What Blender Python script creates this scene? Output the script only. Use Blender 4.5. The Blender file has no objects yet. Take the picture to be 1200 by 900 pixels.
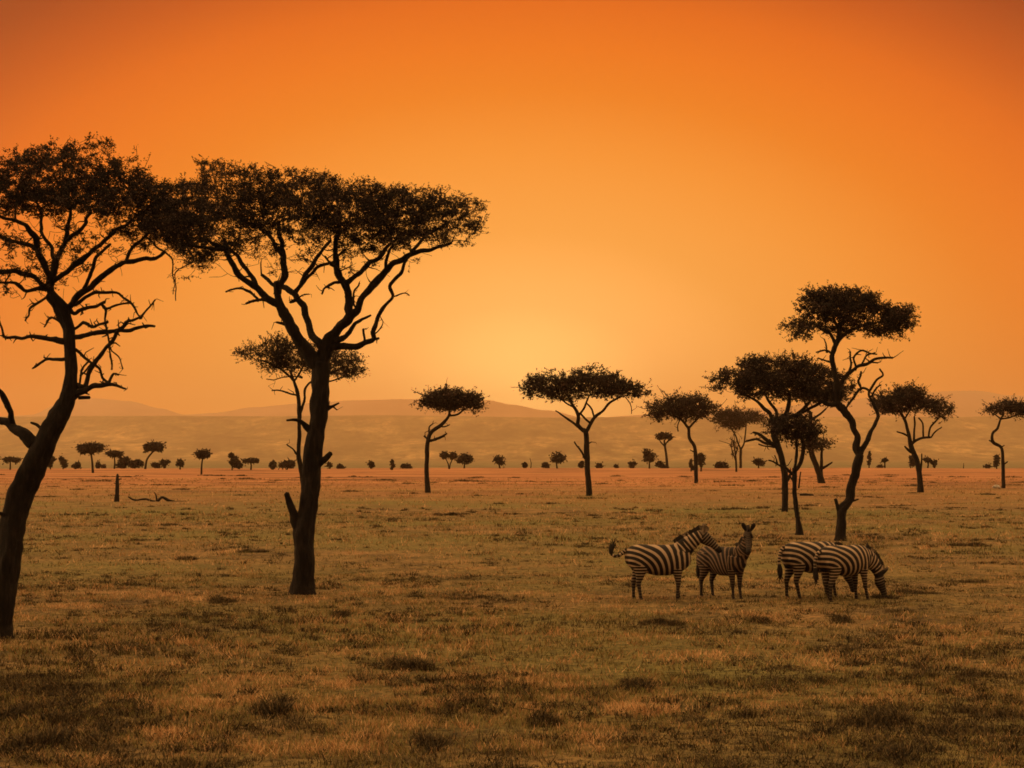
import bpy, bmesh, math, random
import numpy as np
from mathutils import Vector, Matrix, noise as mnoise

random.seed(11)
rng = np.random.default_rng(11)
SC = bpy.context.scene
COL = SC.collection
PI = math.pi

# ------------------------------------------------------------------ camera
FPX = 2000.0            # focal length in pixels of the 1200 x 900 photograph
EYE = 3.3               # seen from the roof hatch of a vehicle
HOR = 535.0             # row of the true horizon
PITCH = math.atan((HOR - 450.0) / FPX)
cam = bpy.data.cameras.new('camera')
cam.sensor_width = 36.0
cam.lens = 36.0 * FPX / 1200.0
cam.clip_start = 0.5
cam.clip_end = 40000.0
camo = bpy.data.objects.new('camera', cam)
camo.location = (0, 0, EYE)
camo.rotation_euler = (PI / 2 + PITCH, 0, 0)
COL.objects.link(camo)
SC.camera = camo


def lin(r, g, b):
    def f(c):
        c /= 255.0
        return c / 12.92 if c <= 0.04045 else ((c + 0.055) / 1.055) ** 2.4
    return (f(r), f(g), f(b), 1.0)


# ------------------------------------------------------------------ sky, sun, exposure
SUN_EL = math.radians(17)
SUN_AZ = math.radians(-80)      # measured from +Y (view direction) towards +X: the sun is low on the left
W = bpy.data.worlds.new('World')
SC.world = W
W.use_nodes = True
nt = W.node_tree
nt.nodes.clear()


def N(t, kind, **kw):
    n = t.nodes.new(kind)
    for k, v in kw.items():
        setattr(n, k, v)
    return n


def mathn(t, op, a, b=None, c=None):
    n = N(t, 'ShaderNodeMath', operation=op)
    for i, v in enumerate((a, b, c)):
        if v is None:
            continue
        if isinstance(v, (int, float)):
            n.inputs[i].default_value = v
        else:
            t.links.new(v, n.inputs[i])
    return n.outputs[0]


def ramp(t, fac, stops, interp='LINEAR'):
    r = N(t, 'ShaderNodeValToRGB')
    cr = r.color_ramp
    cr.interpolation = interp
    while len(cr.elements) < len(stops):
        cr.elements.new(0.5)
    for e, (p, c) in zip(cr.elements, stops):
        e.position = p
        e.color = c
    t.links.new(fac, r.inputs[0])
    return r.outputs[0]


def mixc(t, fac, a, b, blend='MIX'):
    m = N(t, 'ShaderNodeMix', data_type='RGBA', blend_type=blend)
    m.clamp_factor = True
    for idx, v in ((0, fac), (6, a), (7, b)):
        if isinstance(v, (int, float)):
            m.inputs[idx].default_value = v
        elif isinstance(v, tuple):
            m.inputs[idx].default_value = v
        else:
            t.links.new(v, m.inputs[idx])
    return m.outputs[2]


out = N(nt, 'ShaderNodeOutputWorld')
bg = N(nt, 'ShaderNodeBackground')
bg.inputs['Strength'].default_value = 0.1
nt.links.new(bg.outputs[0], out.inputs[0])
tc = N(nt, 'ShaderNodeTexCoord')
sep = N(nt, 'ShaderNodeSeparateXYZ')
nt.links.new(tc.outputs['Generated'], sep.inputs[0])
az = mathn(nt, 'ARCTAN2', sep.outputs[0], sep.outputs[1])
el = mathn(nt, 'ARCSINE', sep.outputs[2])
GLOW_AZ, GLOW_EL = 0.008, 0.038
da = mathn(nt, 'MULTIPLY', mathn(nt, 'SUBTRACT', az, GLOW_AZ), 2.0 / 1.62)
de = mathn(nt, 'MULTIPLY', mathn(nt, 'SUBTRACT', el, GLOW_EL), 2.0)
rr = mathn(nt, 'SQRT', mathn(nt, 'ADD', mathn(nt, 'MULTIPLY', da, da), mathn(nt, 'MULTIPLY', de, de)))
rr = mathn(nt, 'MULTIPLY', rr, 0.5)      # 0.5 = 1000 px
def hdr(r, g, b, k=1.0):
    q = lin(r, g, b)
    return (q[0] * k, q[1] * k, q[2] * k, 1.0)


dusk = ramp(nt, rr, [(p_, (*c_, 1)) for p_, c_ in (
    (0.0, (1.95, 1.16, 0.33)), (0.05, (1.34, 0.62, 0.15)), (0.093, (1.04, 0.41, 0.066)), (0.139, (0.96, 0.30, 0.03)), (0.175, (0.87, 0.20, 0.006)), (0.20, (0.84, 0.158, 0.002)),
    (0.225, (0.75, 0.115, 0.0)), (0.25, (0.52, 0.058, 0.0)), (0.275, (0.30, 0.018, 0.0)), (0.31, (0.16, 0.006, 0.0)))], 'LINEAR')
# unseen rest of the dome, shaped for its light: bright overhead, dark behind viewer
low = ramp(nt, mathn(nt, 'ADD', mathn(nt, 'MULTIPLY', sep.outputs[1], 0.5), 0.5),
           [(0.0, (0.07, 0.048, 0.034, 1)), (0.35, (0.10, 0.062, 0.038, 1)), (0.65, (0.85, 0.37, 0.11, 1)), (1.0, (1.35, 0.56, 0.15, 1))])
up = ramp(nt, sep.outputs[2], [(0.25, (0, 0, 0, 1)), (0.40, (0.40, 0.40, 0.40, 1)), (0.75, (1, 1, 1, 1))], 'EASE')
ZENITH = (1.62, 0.97, 0.42, 1)
dome = mixc(nt, up, low, ZENITH)
dusk = mixc(nt, ramp(nt, rr, [(0.30, (0, 0, 0, 1)), (0.38, (1, 1, 1, 1))], 'EASE'), dusk, dome)
sky = N(nt, 'ShaderNodeTexSky', sky_type='NISHITA')
sky.sun_disc = False
sky.sun_elevation = SUN_EL
sky.sun_rotation = SUN_AZ
sky.dust_density = 3.0
warm = mixc(nt, 1.0, sky.outputs[0], (0.05, 0.022, 0.006, 1), 'MULTIPLY')
sc10 = N(nt, 'ShaderNodeVectorMath', operation='SCALE')
sc10.inputs['Scale'].default_value = 10.0
nt.links.new(dusk, sc10.inputs[0])
nt.links.new(mixc(nt, 1.0, sc10.outputs[0], warm, 'ADD'), bg.inputs[0])

sun = bpy.data.lights.new('sun', 'SUN')
sun.energy = 1.5
sun.angle = math.radians(10)
sun.color = (1.0, 0.62, 0.30)
suno = bpy.data.objects.new('sun', sun)
sdir = Vector((math.sin(SUN_AZ) * math.cos(SUN_EL), math.cos(SUN_AZ) * math.cos(SUN_EL), math.sin(SUN_EL)))
suno.rotation_euler = (-sdir).to_track_quat('-Z', 'Y').to_euler()
suno.location = (-60, 10, 40)
COL.objects.link(suno)

vs = SC.view_settings
vs.view_transform = 'Standard'
vs.look = 'None'
vs.exposure = 0.0
vs.gamma = 1.0
vs.use_curve_mapping = False
SC.cycles.use_denoising = True
SC.cycles.volume_bounces = 10
SC.cycles.max_bounces = 12
SC.cycles.diffuse_bounces = 3
SC.cycles.glossy_bounces = 2
SC.cycles.filter_width = 1.7


# ------------------------------------------------------------------ pixel <-> place
CP, SP = math.cos(PITCH), math.sin(PITCH)


def ground_d(py):
    v = (450.0 - py) / FPX
    t = -EYE / (SP + v * CP)
    return t * (CP - v * SP)


def at(px, py, D):
    """the point on the vertical plane y = D seen at a pixel of the photograph"""
    u, v = (px - 600.0) / FPX, (450.0 - py) / FPX
    t = D / (CP - v * SP)
    return np.array((u * t, D, EYE + t * (SP + v * CP)))


# ------------------------------------------------------------------ materials
def mat(name):
    m = bpy.data.materials.new(name)
    m.use_nodes = True
    t = m.node_tree
    t.nodes.clear()
    o = N(t, 'ShaderNodeOutputMaterial')
    p = N(t, 'ShaderNodeBsdfPrincipled')
    p.inputs['Roughness'].default_value = 0.9
    p.inputs['Specular IOR Level'].default_value = 0.15
    t.links.new(p.outputs[0], o.inputs[0])
    return m, t, p


def noise_tex(t, scale, detail=4, rough=0.55, vec=None, stretch=None):
    if vec is None:
        vec = N(t, 'ShaderNodeTexCoord').outputs['Object']
    if stretch:
        mp = N(t, 'ShaderNodeMapping')
        mp.inputs['Scale'].default_value = stretch
        t.links.new(vec, mp.inputs[0])
        vec = mp.outputs[0]
    n = N(t, 'ShaderNodeTexNoise')
    n.inputs['Scale'].default_value = scale
    n.inputs['Detail'].default_value = detail
    n.inputs['Roughness'].default_value = rough
    t.links.new(vec, n.inputs['Vector'])
    return n.outputs['Fac']


def bump(t, p, h, strength, dist):
    b = N(t, 'ShaderNodeBump')
    b.inputs['Strength'].default_value = strength
    b.inputs['Distance'].default_value = dist
    t.links.new(h, b.inputs['Height'])
    t.links.new(b.outputs[0], p.inputs['Normal'])


def c4(r, g, b):
    return (r, g, b, 1.0)


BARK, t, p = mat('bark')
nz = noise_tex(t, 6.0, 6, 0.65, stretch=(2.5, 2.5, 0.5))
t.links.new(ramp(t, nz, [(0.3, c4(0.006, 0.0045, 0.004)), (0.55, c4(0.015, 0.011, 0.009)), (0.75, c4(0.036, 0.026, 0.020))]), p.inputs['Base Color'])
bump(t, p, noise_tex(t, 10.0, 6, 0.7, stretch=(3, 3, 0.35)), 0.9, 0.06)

DEADWOOD, t, p = mat('dead_wood')
nz = noise_tex(t, 9.0, 5, 0.6)
t.links.new(ramp(t, nz, [(0.3, c4(0.009, 0.007, 0.006)), (0.7, c4(0.026, 0.019, 0.015))]), p.inputs['Base Color'])
bump(t, p, nz, 0.6, 0.03)


def attr_mat(name, stops, attr='tint', trans=0.0):
    m, t, p = mat(name)
    a = N(t, 'ShaderNodeAttribute', attribute_name=attr)
    colr = ramp(t, a.outputs['Fac'], stops)
    t.links.new(colr, p.inputs['Base Color'])
    if trans:
        o = [n for n in t.nodes if n.type == 'OUTPUT_MATERIAL'][0]
        tr = N(t, 'ShaderNodeBsdfTranslucent')
        t.links.new(colr, tr.inputs[0])
        mx = N(t, 'ShaderNodeMixShader')
        mx.inputs[0].default_value = trans
        t.links.new(p.outputs[0], mx.inputs[1])
        t.links.new(tr.outputs[0], mx.inputs[2])
        t.links.new(mx.outputs[0], o.inputs[0])
    return m


LEAF = attr_mat('acacia_leaf', [(0.0, c4(0.010, 0.008, 0.007)), (0.45, c4(0.026, 0.020, 0.017)), (0.75, c4(0.050, 0.036, 0.030)), (0.9, c4(0.13, 0.080, 0.066)), (1.0, c4(0.17, 0.105, 0.085))], trans=0.06)  # brightest stops paint the look of lit specks onto a few leaves
HERB = attr_mat('herb_leaf', [(0.0, c4(0.018, 0.015, 0.009)), (0.5, c4(0.062, 0.046, 0.023)), (1.0, c4(0.18, 0.115, 0.052))])
GRASS = attr_mat('dry_grass', [(0.0, c4(0.030, 0.022, 0.013)), (0.25, c4(0.11, 0.074, 0.034)), (0.45, c4(0.175, 0.160, 0.052)),
                               (0.62, c4(0.25, 0.180, 0.070)), (0.8, c4(0.37, 0.195, 0.088)), (1.0, c4(0.58, 0.37, 0.19))], trans=0.2)

# ground
GROUND, t, p = mat('savanna_ground')
pos = N(t, 'ShaderNodeNewGeometry').outputs['Position']
n1 = noise_tex(t, 0.055, 5, 0.6, pos)
n2 = noise_tex(t, 0.42, 6, 0.65, pos)
n3 = noise_tex(t, 5.0, 5, 0.75, pos)
base = ramp(t, n2, [(0.32, c4(0.07, 0.048, 0.025)), (0.43, c4(0.16, 0.115, 0.050)), (0.57, c4(0.26, 0.180, 0.078)), (0.72, c4(0.36, 0.215, 0.10))])
olive = mixc(t, ramp(t, n1, [(0.42, c4(0, 0, 0)), (0.62, c4(1, 1, 1))]), base, c4(0.18, 0.170, 0.058))
fine = ramp(t, n3, [(0.36, c4(0.16, 0.15, 0.15)), (0.48, c4(0.78, 0.76, 0.76)), (0.66, c4(1.4, 1.28, 1.2))])
near = mixc(t, 1.0, olive, fine, 'MULTIPLY')
# graduated filter's reddening of the far plain, painted into the ground colour
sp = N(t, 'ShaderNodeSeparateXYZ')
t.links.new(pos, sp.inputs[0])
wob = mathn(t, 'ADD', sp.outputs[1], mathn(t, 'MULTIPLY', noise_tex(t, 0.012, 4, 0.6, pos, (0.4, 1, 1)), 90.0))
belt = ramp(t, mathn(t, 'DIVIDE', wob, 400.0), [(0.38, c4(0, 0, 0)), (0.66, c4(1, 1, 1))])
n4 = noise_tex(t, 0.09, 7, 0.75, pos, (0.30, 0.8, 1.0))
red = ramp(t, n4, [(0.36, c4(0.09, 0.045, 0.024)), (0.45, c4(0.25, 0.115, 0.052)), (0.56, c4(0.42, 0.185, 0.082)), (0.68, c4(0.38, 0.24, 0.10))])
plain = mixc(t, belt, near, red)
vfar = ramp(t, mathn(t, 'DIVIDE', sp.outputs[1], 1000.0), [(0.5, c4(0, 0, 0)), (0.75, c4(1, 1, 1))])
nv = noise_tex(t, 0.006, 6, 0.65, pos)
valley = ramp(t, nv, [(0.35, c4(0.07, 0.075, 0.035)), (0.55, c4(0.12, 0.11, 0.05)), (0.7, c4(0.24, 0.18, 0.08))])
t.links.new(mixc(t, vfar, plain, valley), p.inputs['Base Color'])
bump(t, p, noise_tex(t, 2.2, 8, 0.75, pos), 0.9, 0.22)

HILL, t, p = mat('wooded_slope')
pos = N(t, 'ShaderNodeNewGeometry').outputs['Position']
nh = noise_tex(t, 0.003, 8, 0.75, pos, (1.0, 0.5, 1.0))
nb = noise_tex(t, 0.02, 5, 0.75, pos, (1.0, 0.4, 1.0))
c1 = ramp(t, nh, [(0.38, c4(0.028, 0.032, 0.013)), (0.5, c4(0.095, 0.085, 0.034)), (0.63, c4(0.30, 0.205, 0.085))])
c2 = mixc(t, 1.0, c1, ramp(t, nb, [(0.38, c4(0.20, 0.20, 0.20)), (0.62, c4(1.8, 1.8, 1.8))]), 'MULTIPLY')
t.links.new(c2, p.inputs['Base Color'])
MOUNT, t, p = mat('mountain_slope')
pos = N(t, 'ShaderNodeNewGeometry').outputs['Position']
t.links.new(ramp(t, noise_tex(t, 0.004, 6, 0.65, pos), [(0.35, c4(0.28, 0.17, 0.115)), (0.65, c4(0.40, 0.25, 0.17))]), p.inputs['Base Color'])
FARWOOD, t, p = mat('far_tree_crowns')
t.links.new(ramp(t, noise_tex(t, 0.05, 3), [(0.35, c4(0.022, 0.024, 0.012)), (0.65, c4(0.055, 0.050, 0.025))]), p.inputs['Base Color'])
ROCK, t, p = mat('pale_rock')
t.links.new(ramp(t, noise_tex(t, 3.0), [(0.35, c4(0.25, 0.22, 0.18)), (0.65, c4(0.5, 0.44, 0.36))]), p.inputs['Base Color'])

def coat(name, c1, c2):
    m, t, p = mat(name)
    a = N(t, 'ShaderNodeAttribute', attribute_name='stripe')
    d = N(t, 'ShaderNodeAttribute', attribute_name='dirt')
    st = mathn(t, 'ADD', a.outputs['Fac'], mathn(t, 'MULTIPLY', mathn(t, 'SUBTRACT', noise_tex(t, 7.0, 3), 0.5), 0.5))
    f = ramp(t, mathn(t, 'ADD', mathn(t, 'MULTIPLY', st, 0.5), 0.5), [(0.58, c4(0, 0, 0)), (0.74, c4(1, 1, 1))])
    pale = mixc(t, noise_tex(t, 4.0, 4), c1, c2)
    cc = mixc(t, f, c4(0.013, 0.010, 0.009), pale)
    t.links.new(mixc(t, d.outputs['Fac'], cc, c4(0.014, 0.011, 0.010)), p.inputs['Base Color'])
    p.inputs['Roughness'].default_value = 0.65
    return m


COAT_ADULT = coat('zebra_coat', c4(0.25, 0.175, 0.115), c4(0.46, 0.335, 0.23))
COAT_YOUNG = coat('young_zebra_coat', c4(0.11, 0.068, 0.042), c4(0.22, 0.14, 0.09))
HAIR, t, p = mat('dark_hair')
t.links.new(ramp(t, noise_tex(t, 30.0), [(0.4, c4(0.010, 0.008, 0.007)), (0.7, c4(0.035, 0.026, 0.02))]), p.inputs['Base Color'])
EYEM, t, p = mat('zebra_eye')
t.links.new(ramp(t, noise_tex(t, 30.0), [(0.4, c4(0.006, 0.005, 0.005)), (0.7, c4(0.012, 0.010, 0.009))]), p.inputs['Base Color'])
p.inputs['Roughness'].default_value = 0.15


# ------------------------------------------------------------------ mesh helpers
class Acc:
    """collects quads, two material slots, and a per-vertex tint"""

    def __init__(self):
        self.v, self.f, self.m, self.t, self.n = [], [], [], [], 0

    def add(self, v, f, m=0, tint=0.5):
        self.v.append(np.asarray(v, float))
        self.f.append(np.asarray(f, int) + self.n)
        self.m.append(np.full(len(f), m))
        self.t.append(np.full(len(v), tint) if np.isscalar(tint) else np.asarray(tint))
        self.n += len(v)

    def mesh(self, name, mats, smooth=True):
        me = bpy.data.meshes.new(name)
        V, F = np.concatenate(self.v), np.concatenate(self.f)
        me.vertices.add(len(V))
        me.vertices.foreach_set('co', V.ravel())
        me.loops.add(F.size)
        me.loops.foreach_set('vertex_index', F.ravel())
        me.polygons.add(len(F))
        me.polygons.foreach_set('loop_start', np.arange(0, F.size, 4))
        me.polygons.foreach_set('material_index', np.concatenate(self.m))
        me.polygons.foreach_set('use_smooth', np.full(len(F), smooth))
        at_ = me.attributes.new('tint', 'FLOAT', 'POINT')
        at_.data.foreach_set('value', np.concatenate(self.t).astype(np.float32))
        for m in mats:
            me.materials.append(m)
        me.update(calc_edges=True)
        me.validate()
        return me


def link(name, me, parent=None, loc=None):
    o = bpy.data.objects.new(name, me)
    COL.objects.link(o)
    if parent is not None:
        o.parent = parent
    if loc is not None:
        o.location = loc
    return o


def tag(o, label=None, cat=None, group=None, kind=None):
    for k, v in (('label', label), ('category', cat), ('group', group), ('kind', kind)):
        if v:
            o[k] = v
    return o


def thing(name, loc, label, cat, group=None, rz=0.0):
    o = bpy.data.objects.new(name, None)
    o.empty_display_size = 0.3
    COL.objects.link(o)
    o.location = loc
    o.rotation_euler = (0, 0, rz)
    return tag(o, label, cat, group)


def smooth_path(P, R, step):
    """Catmull-Rom through the points, resampled"""
    P, R = np.asarray(P, float), np.asarray(R, float)
    if len(P) == 2:
        n = max(2, int(np.linalg.norm(P[1] - P[0]) / step) + 1)
        s = np.linspace(0, 1, n)[:, None]
        return P[0] * (1 - s) + P[1] * s, (R[0] * (1 - s) + R[1] * s)[:, 0]
    Q = np.vstack([2 * P[0] - P[1], P, 2 * P[-1] - P[-2]])
    op, orr = [], []
    for i in range(len(P) - 1):
        p0, p1, p2, p3 = Q[i:i + 4]
        n = max(2, int(np.linalg.norm(p2 - p1) / step))
        for k in range(n):
            s = k / n
            op.append(0.5 * ((2 * p1) + (-p0 + p2) * s + (2 * p0 - 5 * p1 + 4 * p2 - p3) * s * s + (-p0 + 3 * p1 - 3 * p2 + p3) * s ** 3))
            orr.append(R[i] * (1 - s) + R[i + 1] * s)
    op.append(P[-1])
    orr.append(R[-1])
    return np.array(op), np.array(orr)


def tube(acc, P, R, sides=8, m=0, knob=0.0, tint=0.5, tip=0.08):
    P, R = np.asarray(P, float), np.asarray(R, float)
    # close the far end (and the root) with a small ring
    dirv = P[-1] - P[-2]
    dirv /= max(np.linalg.norm(dirv), 1e-9)
    P = np.vstack([P, P[-1] + dirv * R[-1] * 0.5])
    R = np.append(R, R[-1] * tip)
    T = np.gradient(P, axis=0)
    T /= np.maximum(np.linalg.norm(T, axis=1), 1e-9)[:, None]
    ref = np.array((0.0, 1.0, 0.0)) if abs(T[0][1]) < 0.9 else np.array((1.0, 0.0, 0.0))
    U = np.cross(T, ref)
    U /= np.maximum(np.linalg.norm(U, axis=1), 1e-9)[:, None]
    V = np.cross(T, U)
    th = np.linspace(0, 2 * PI, sides, endpoint=False)
    ring = U[:, None, :] * np.cos(th)[None, :, None] + V[:, None, :] * np.sin(th)[None, :, None]
    rad = np.repeat(R[:, None], sides, 1)
    if knob:
        for i in range(len(P)):
            for j in range(sides):
                q = P[i] * 1.7 / max(R.max() * 8, 0.2) + np.array((math.cos(th[j]), math.sin(th[j]), 0)) * 0.8
                rad[i, j] *= 1 + knob * (mnoise.noise(Vector(q)) + 0.55 * mnoise.noise(Vector(q * 3.1)) + 0.35 * mnoise.noise(Vector(q * 8.3)))
    verts = (P[:, None, :] + ring * rad[:, :, None]).reshape(-1, 3)
    n = len(P)
    i = np.arange(n - 1)[:, None] * sides
    j = np.arange(sides)[None, :]
    k = (j + 1) % sides
    f = np.stack([i + j, i + k, i + sides + k, i + sides + j], -1).reshape(-1, 4)
    acc.add(verts, f, m, tint)


def leaves(acc, C, size, tint, m=0, flat=0.0):
    """one rhombic leaf at each centre"""
    n = len(C)
    a = rng.normal(size=(n, 3))
    a[:, 2] *= 1.0 - flat
    a /= np.linalg.norm(a, axis=1)[:, None]
    b = rng.normal(size=(n, 3))
    b[:, 2] *= 1.0 - flat
    b -= (b * a).sum(1)[:, None] * a
    b /= np.maximum(np.linalg.norm(b, axis=1), 1e-6)[:, None]
    s = size * rng.uniform(0.6, 1.35, n)[:, None]
    V = np.stack([C - a * s, C - b * s * 0.55, C + a * s, C + b * s * 0.55], 1).reshape(-1, 3)
    F = np.arange(4 * n).reshape(n, 4)
    acc.add(V, F, m, np.repeat(tint, 4))


# ------------------------------------------------------------------ acacia builder
def acacia(name, base, label, trunk, limbs, lobes, n_tips, leaf_px=2.3, n_leaf=70, depth=None, stubs=(), dead=(), bare=(), n_bare=0,
           cat='tree', group=None, twig_min=0.9, sprigs=14, spread=(5.8, 3.4), wisp=0.5):
    """trunk, limbs, stubs, dead: polylines of (px, py, width px) of the photograph, turned into metres at the tree's own
    distance; each limb carries the depth its far end reaches.  lobes: leaf masses (px, py, rx, ry, depth offset m)."""
    bx, by = base
    D = ground_d(by)
    M = D / FPX                      # metres per photo pixel here
    B = at(bx, by, D)
    B[2] = 0.0
    root = thing(name, tuple(B), label, cat, group)
    nodes_p, nodes_r = [], []

    def place(pts, y0, y1):
        out_ = []
        n = len(pts)
        for i, q in enumerate(pts):
            y = y0 + (y1 - y0) * (i / max(1, n - 1)) ** 1.2
            out_.append(at(q[0], q[1], D + y) - B)
        return np.array(out_), np.array([q[2] * M * 0.5 for q in pts])

    def nearest_y(q):
        if not nodes_p:
            return 0.0
        A = np.array(nodes_p)
        g = at(q[0], q[1], D) - B
        k = np.argmin((A[:, 0] - g[0]) ** 2 + (A[:, 2] - g[2]) ** 2)
        return A[k, 1]

    acc = Acc()

    def rooted(P, R):
        # a branch that starts just beside the wood is joined to it
        if nodes_p:
            A = np.array(nodes_p)
            k = np.argmin(((A - P[0]) ** 2).sum(1))
            if np.linalg.norm(A[k] - P[0]) < 20 * M:
                return np.vstack([A[k], P]), np.append(R[0], R)
        return P, R

    def kinked(P, R):
        # thorn-tree wood turns in short angular steps
        Q, S = [P[0]], [R[0]]
        for p0, p1, r0, r1 in zip(P[:-1], P[1:], R[:-1], R[1:]):
            L = np.linalg.norm(p1 - p0)
            n = max(1, int(L / (9 * M)))
            for k in range(1, n):
                Q.append(p0 + (p1 - p0) * k / n + rng.normal(size=3) * 0.75 * M)
                S.append((r0 + (r1 - r0) * k / n) * rng.uniform(0.9, 1.15))
            Q.append(p1)
            S.append(r1)
        return np.array(Q), np.array(S)

    def grow(pts, y1, a, sides, knob, keep=True, wob=0.0):
        y0 = nearest_y(pts[0])
        P, R = place(pts, y0, y0 + y1 if y1 is not None else y0)
        R = R * (0.92 if nodes_p else 1.0)
        if len(pts) and not nodes_p:
            P[0][2] = -0.25
        elif len(P) > 2:
            P, R = kinked(P, R)
        P, R = smooth_path(P, R, max(2.2 * M, 0.05))
        if wob:
            w = np.array([[mnoise.noise(Vector(q * (0.6 / M / 10) + o)) for o in ((0, 0, 0), (9, 9, 9), (17, 3, 5))] for q in P])
            s = np.minimum(1, np.arange(len(P)) / 6.0)[:, None]
            P = P + w * s * wob * M
        tube(a, P, R, sides, 0, knob)
        if keep:
            nodes_p.extend(P)
            nodes_r.extend(R)

    big = M < 0.05
    S = 12 if big else 8
    # root flare and trunk
    x0, y0, w0 = trunk[0]
    t2 = [(x0, y0, w0 * 1.50), (x0, y0 - w0 * 0.22, w0 * 1.18), (x0, y0 - w0 * 0.6, w0 * 1.03)] + [q for q in trunk[1:]] if big else list(trunk)
    grow(t2, 0.0, acc, S + 6 if big else S, 0.42 if big else 0.2, wob=1.1)
    n_trunk = len(nodes_p)
    for pts, y1 in limbs:
        grow(pts, y1, acc, S - 2 if big else 6, 0.40 if big else 0.2, wob=2.3)
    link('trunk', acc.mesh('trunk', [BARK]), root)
    for pts, y1 in stubs:
        a = Acc()
        grow(pts, y1, a, S - 2 if big else 6, 0.3, keep=False, wob=1.0)
        link('broken_stub', a.mesh('broken_stub', [BARK]), root)
    dead_nodes = []
    for pts, y1 in dead:
        a = Acc()
        cand = np.array(nodes_p + dead_nodes)
        g = at(pts[0][0], pts[0][1], D) - B
        k = np.argmin((cand[:, 0] - g[0]) ** 2 + (cand[:, 2] - g[2]) ** 2)
        P, R = place(pts, cand[k, 1], cand[k, 1] + y1)
        P, R = np.vstack([cand[k], P]), np.append(R[0], R)
        P, R = kinked(P, R)
        P, R = smooth_path(P, R, max(1.6 * M, 0.04))
        w = np.array([[mnoise.noise(Vector(q * (0.7 / M / 10) + o)) for o in ((1, 2, 3), (9, 9, 9), (17, 3, 5))] for q in P])
        s = np.minimum(1, np.arange(len(P)) / 4.0)[:, None]
        P = P + w * s * 2.4 * M
        tube(a, P, R, 6, 0, 0.35)
        dead_nodes.extend(P)
        # dead side twigs
        L = np.linalg.norm(np.diff(P, axis=0), axis=1).sum()
        for k in range(int(L / (6 * M))):
            i = random.randrange(len(P) // 4, len(P))
            dv = rng.normal(size=3)
            dv[2] = abs(dv[2]) * random.choice((1, 1, -0.6))
            dv /= np.linalg.norm(dv)
            ln = random.uniform(3, 10) * M
            q1 = P[i] + dv * ln * 0.5 + rng.normal(size=3) * ln * 0.16
            q2 = P[i] + dv * ln + rng.normal(size=3) * ln * 0.3
            tube(a, [P[i], q1, q2], [R[i] * 0.55, R[i] * 0.38, R[i] * 0.2], 4)
        link('dead_branch', a.mesh('dead_branch', [DEADWOOD]), root)
    # ---- crown: tips in the lobes, each joined to the nearest limb by a twig, leaves around tips and twigs
    Wt = np.array([l[2] * l[3] * (l[5] if len(l) > 5 else 1.0) for l in lobes], float)
    cnt = rng.multinomial(n_tips, Wt / Wt.sum())
    tips = []
    for l, c in zip(lobes, cnt):
        cx, cy, rx, ry = l[:4]
        dy = l[4] if len(l) > 4 else 0.0
        dr = depth if depth else rx * M * 1.1
        for _ in range(c):
            while True:
                q = rng.uniform(-1, 1, 3)
                if (q ** 2).sum() < 1:
                    break
            q *= (q ** 2).sum() ** -0.08 if (q ** 2).sum() > 0.01 else 1
            tips.append(at(cx + q[0] * rx, cy - q[2] * ry, D + dy + q[1] * dr) - B)
    n_full = len(tips)
    if n_bare:
        cb = rng.multinomial(n_bare, np.array([l[2] * l[3] for l in bare], float) / sum(l[2] * l[3] for l in bare))
        for l, c in zip(bare, cb):
            for _ in range(c):
                q = rng.normal(size=3) * 0.5
                tips.append(at(l[0] + q[0] * l[2], l[1] - q[2] * l[3], D + q[1] * l[2] * M) - B)
    tips = np.array(tips)
    NP = np.array(nodes_p)
    NR = np.array(nodes_r)
    zmin = np.percentile(tips[:, 2], 2) - 60 * M
    ok = (NP[:, 2] > zmin) & (np.arange(len(NP)) > n_trunk * 0.75)
    if ok.sum() < 3:
        ok = np.arange(len(NP)) > len(NP) - 6
    NP, NR = NP[ok], NR[ok]
    NPl, NRl = [*NP], [*NR]
    dmin = np.array([np.min(((NP - q) ** 2).sum(1)) for q in tips])
    crown = Acc()
    LC, LT, SO, SE = [], [], [], []
    Aarr = np.array(NPl)
    for idx in np.argsort(dmin):
        q = tips[idx]
        dd = np.sqrt(((Aarr - q) ** 2).sum(1)) + 0.9 * np.maximum(0, Aarr[:, 2] - q[2])
        k = int(np.argmin(dd))
        p0 = Aarr[k]
        ln = np.linalg.norm(q - p0)
        if ln < 1.5 * M:
            continue
        mid = 0.5 * (p0 + q) + rng.normal(size=3) * ln * 0.10
        mid[2] += ln * random.uniform(-0.10, 0.06)
        r0 = min(NRl[k] * 0.75, (0.7 + ln / M * 0.045) * M * 0.5 * 1.3)
        r0 = max(r0, twig_min * M * 0.35)
        P, R = smooth_path([p0, mid, q], [r0, r0 * 0.75, twig_min * M * 0.25], max(ln / 6, 1e-3))
        tube(crown, P, R, 4 if ln < 40 * M else 5, 1)
        NPl.extend(P[1:])
        NRl.extend(R[1:])
        Aarr = np.array(NPl)
        if idx >= n_full and random.random() < 0.9:
            continue
        # feathery sprigs round the tip, the leaves strung along them
        tb = rng.uniform(0.1, 0.75)
        ns = 9
        sd = rng.normal(size=(ns, 3)) * np.array((1, 1, 0.55)) + np.array((0, 0, 0.22)) + (q - p0) / ln * 0.5
        sd /= np.linalg.norm(sd, axis=1)[:, None]
        sl = rng.uniform(0.45, 1.15, (ns, 1)) * spread[0] * 1.9 * M
        so = q + rng.normal(size=(ns, 3)) * np.array((0.45, 0.45, 0.28)) * spread[0] * M
        se = so + sd * sl + rng.normal(size=(ns, 3)) * 0.8 * M
        SO.append(so)
        SE.append(se)
        n = int(n_leaf * rng.uniform(0.7, 1.3))
        k = rng.integers(0, ns, n)
        w = rng.random((n, 1)) ** 0.8
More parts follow.
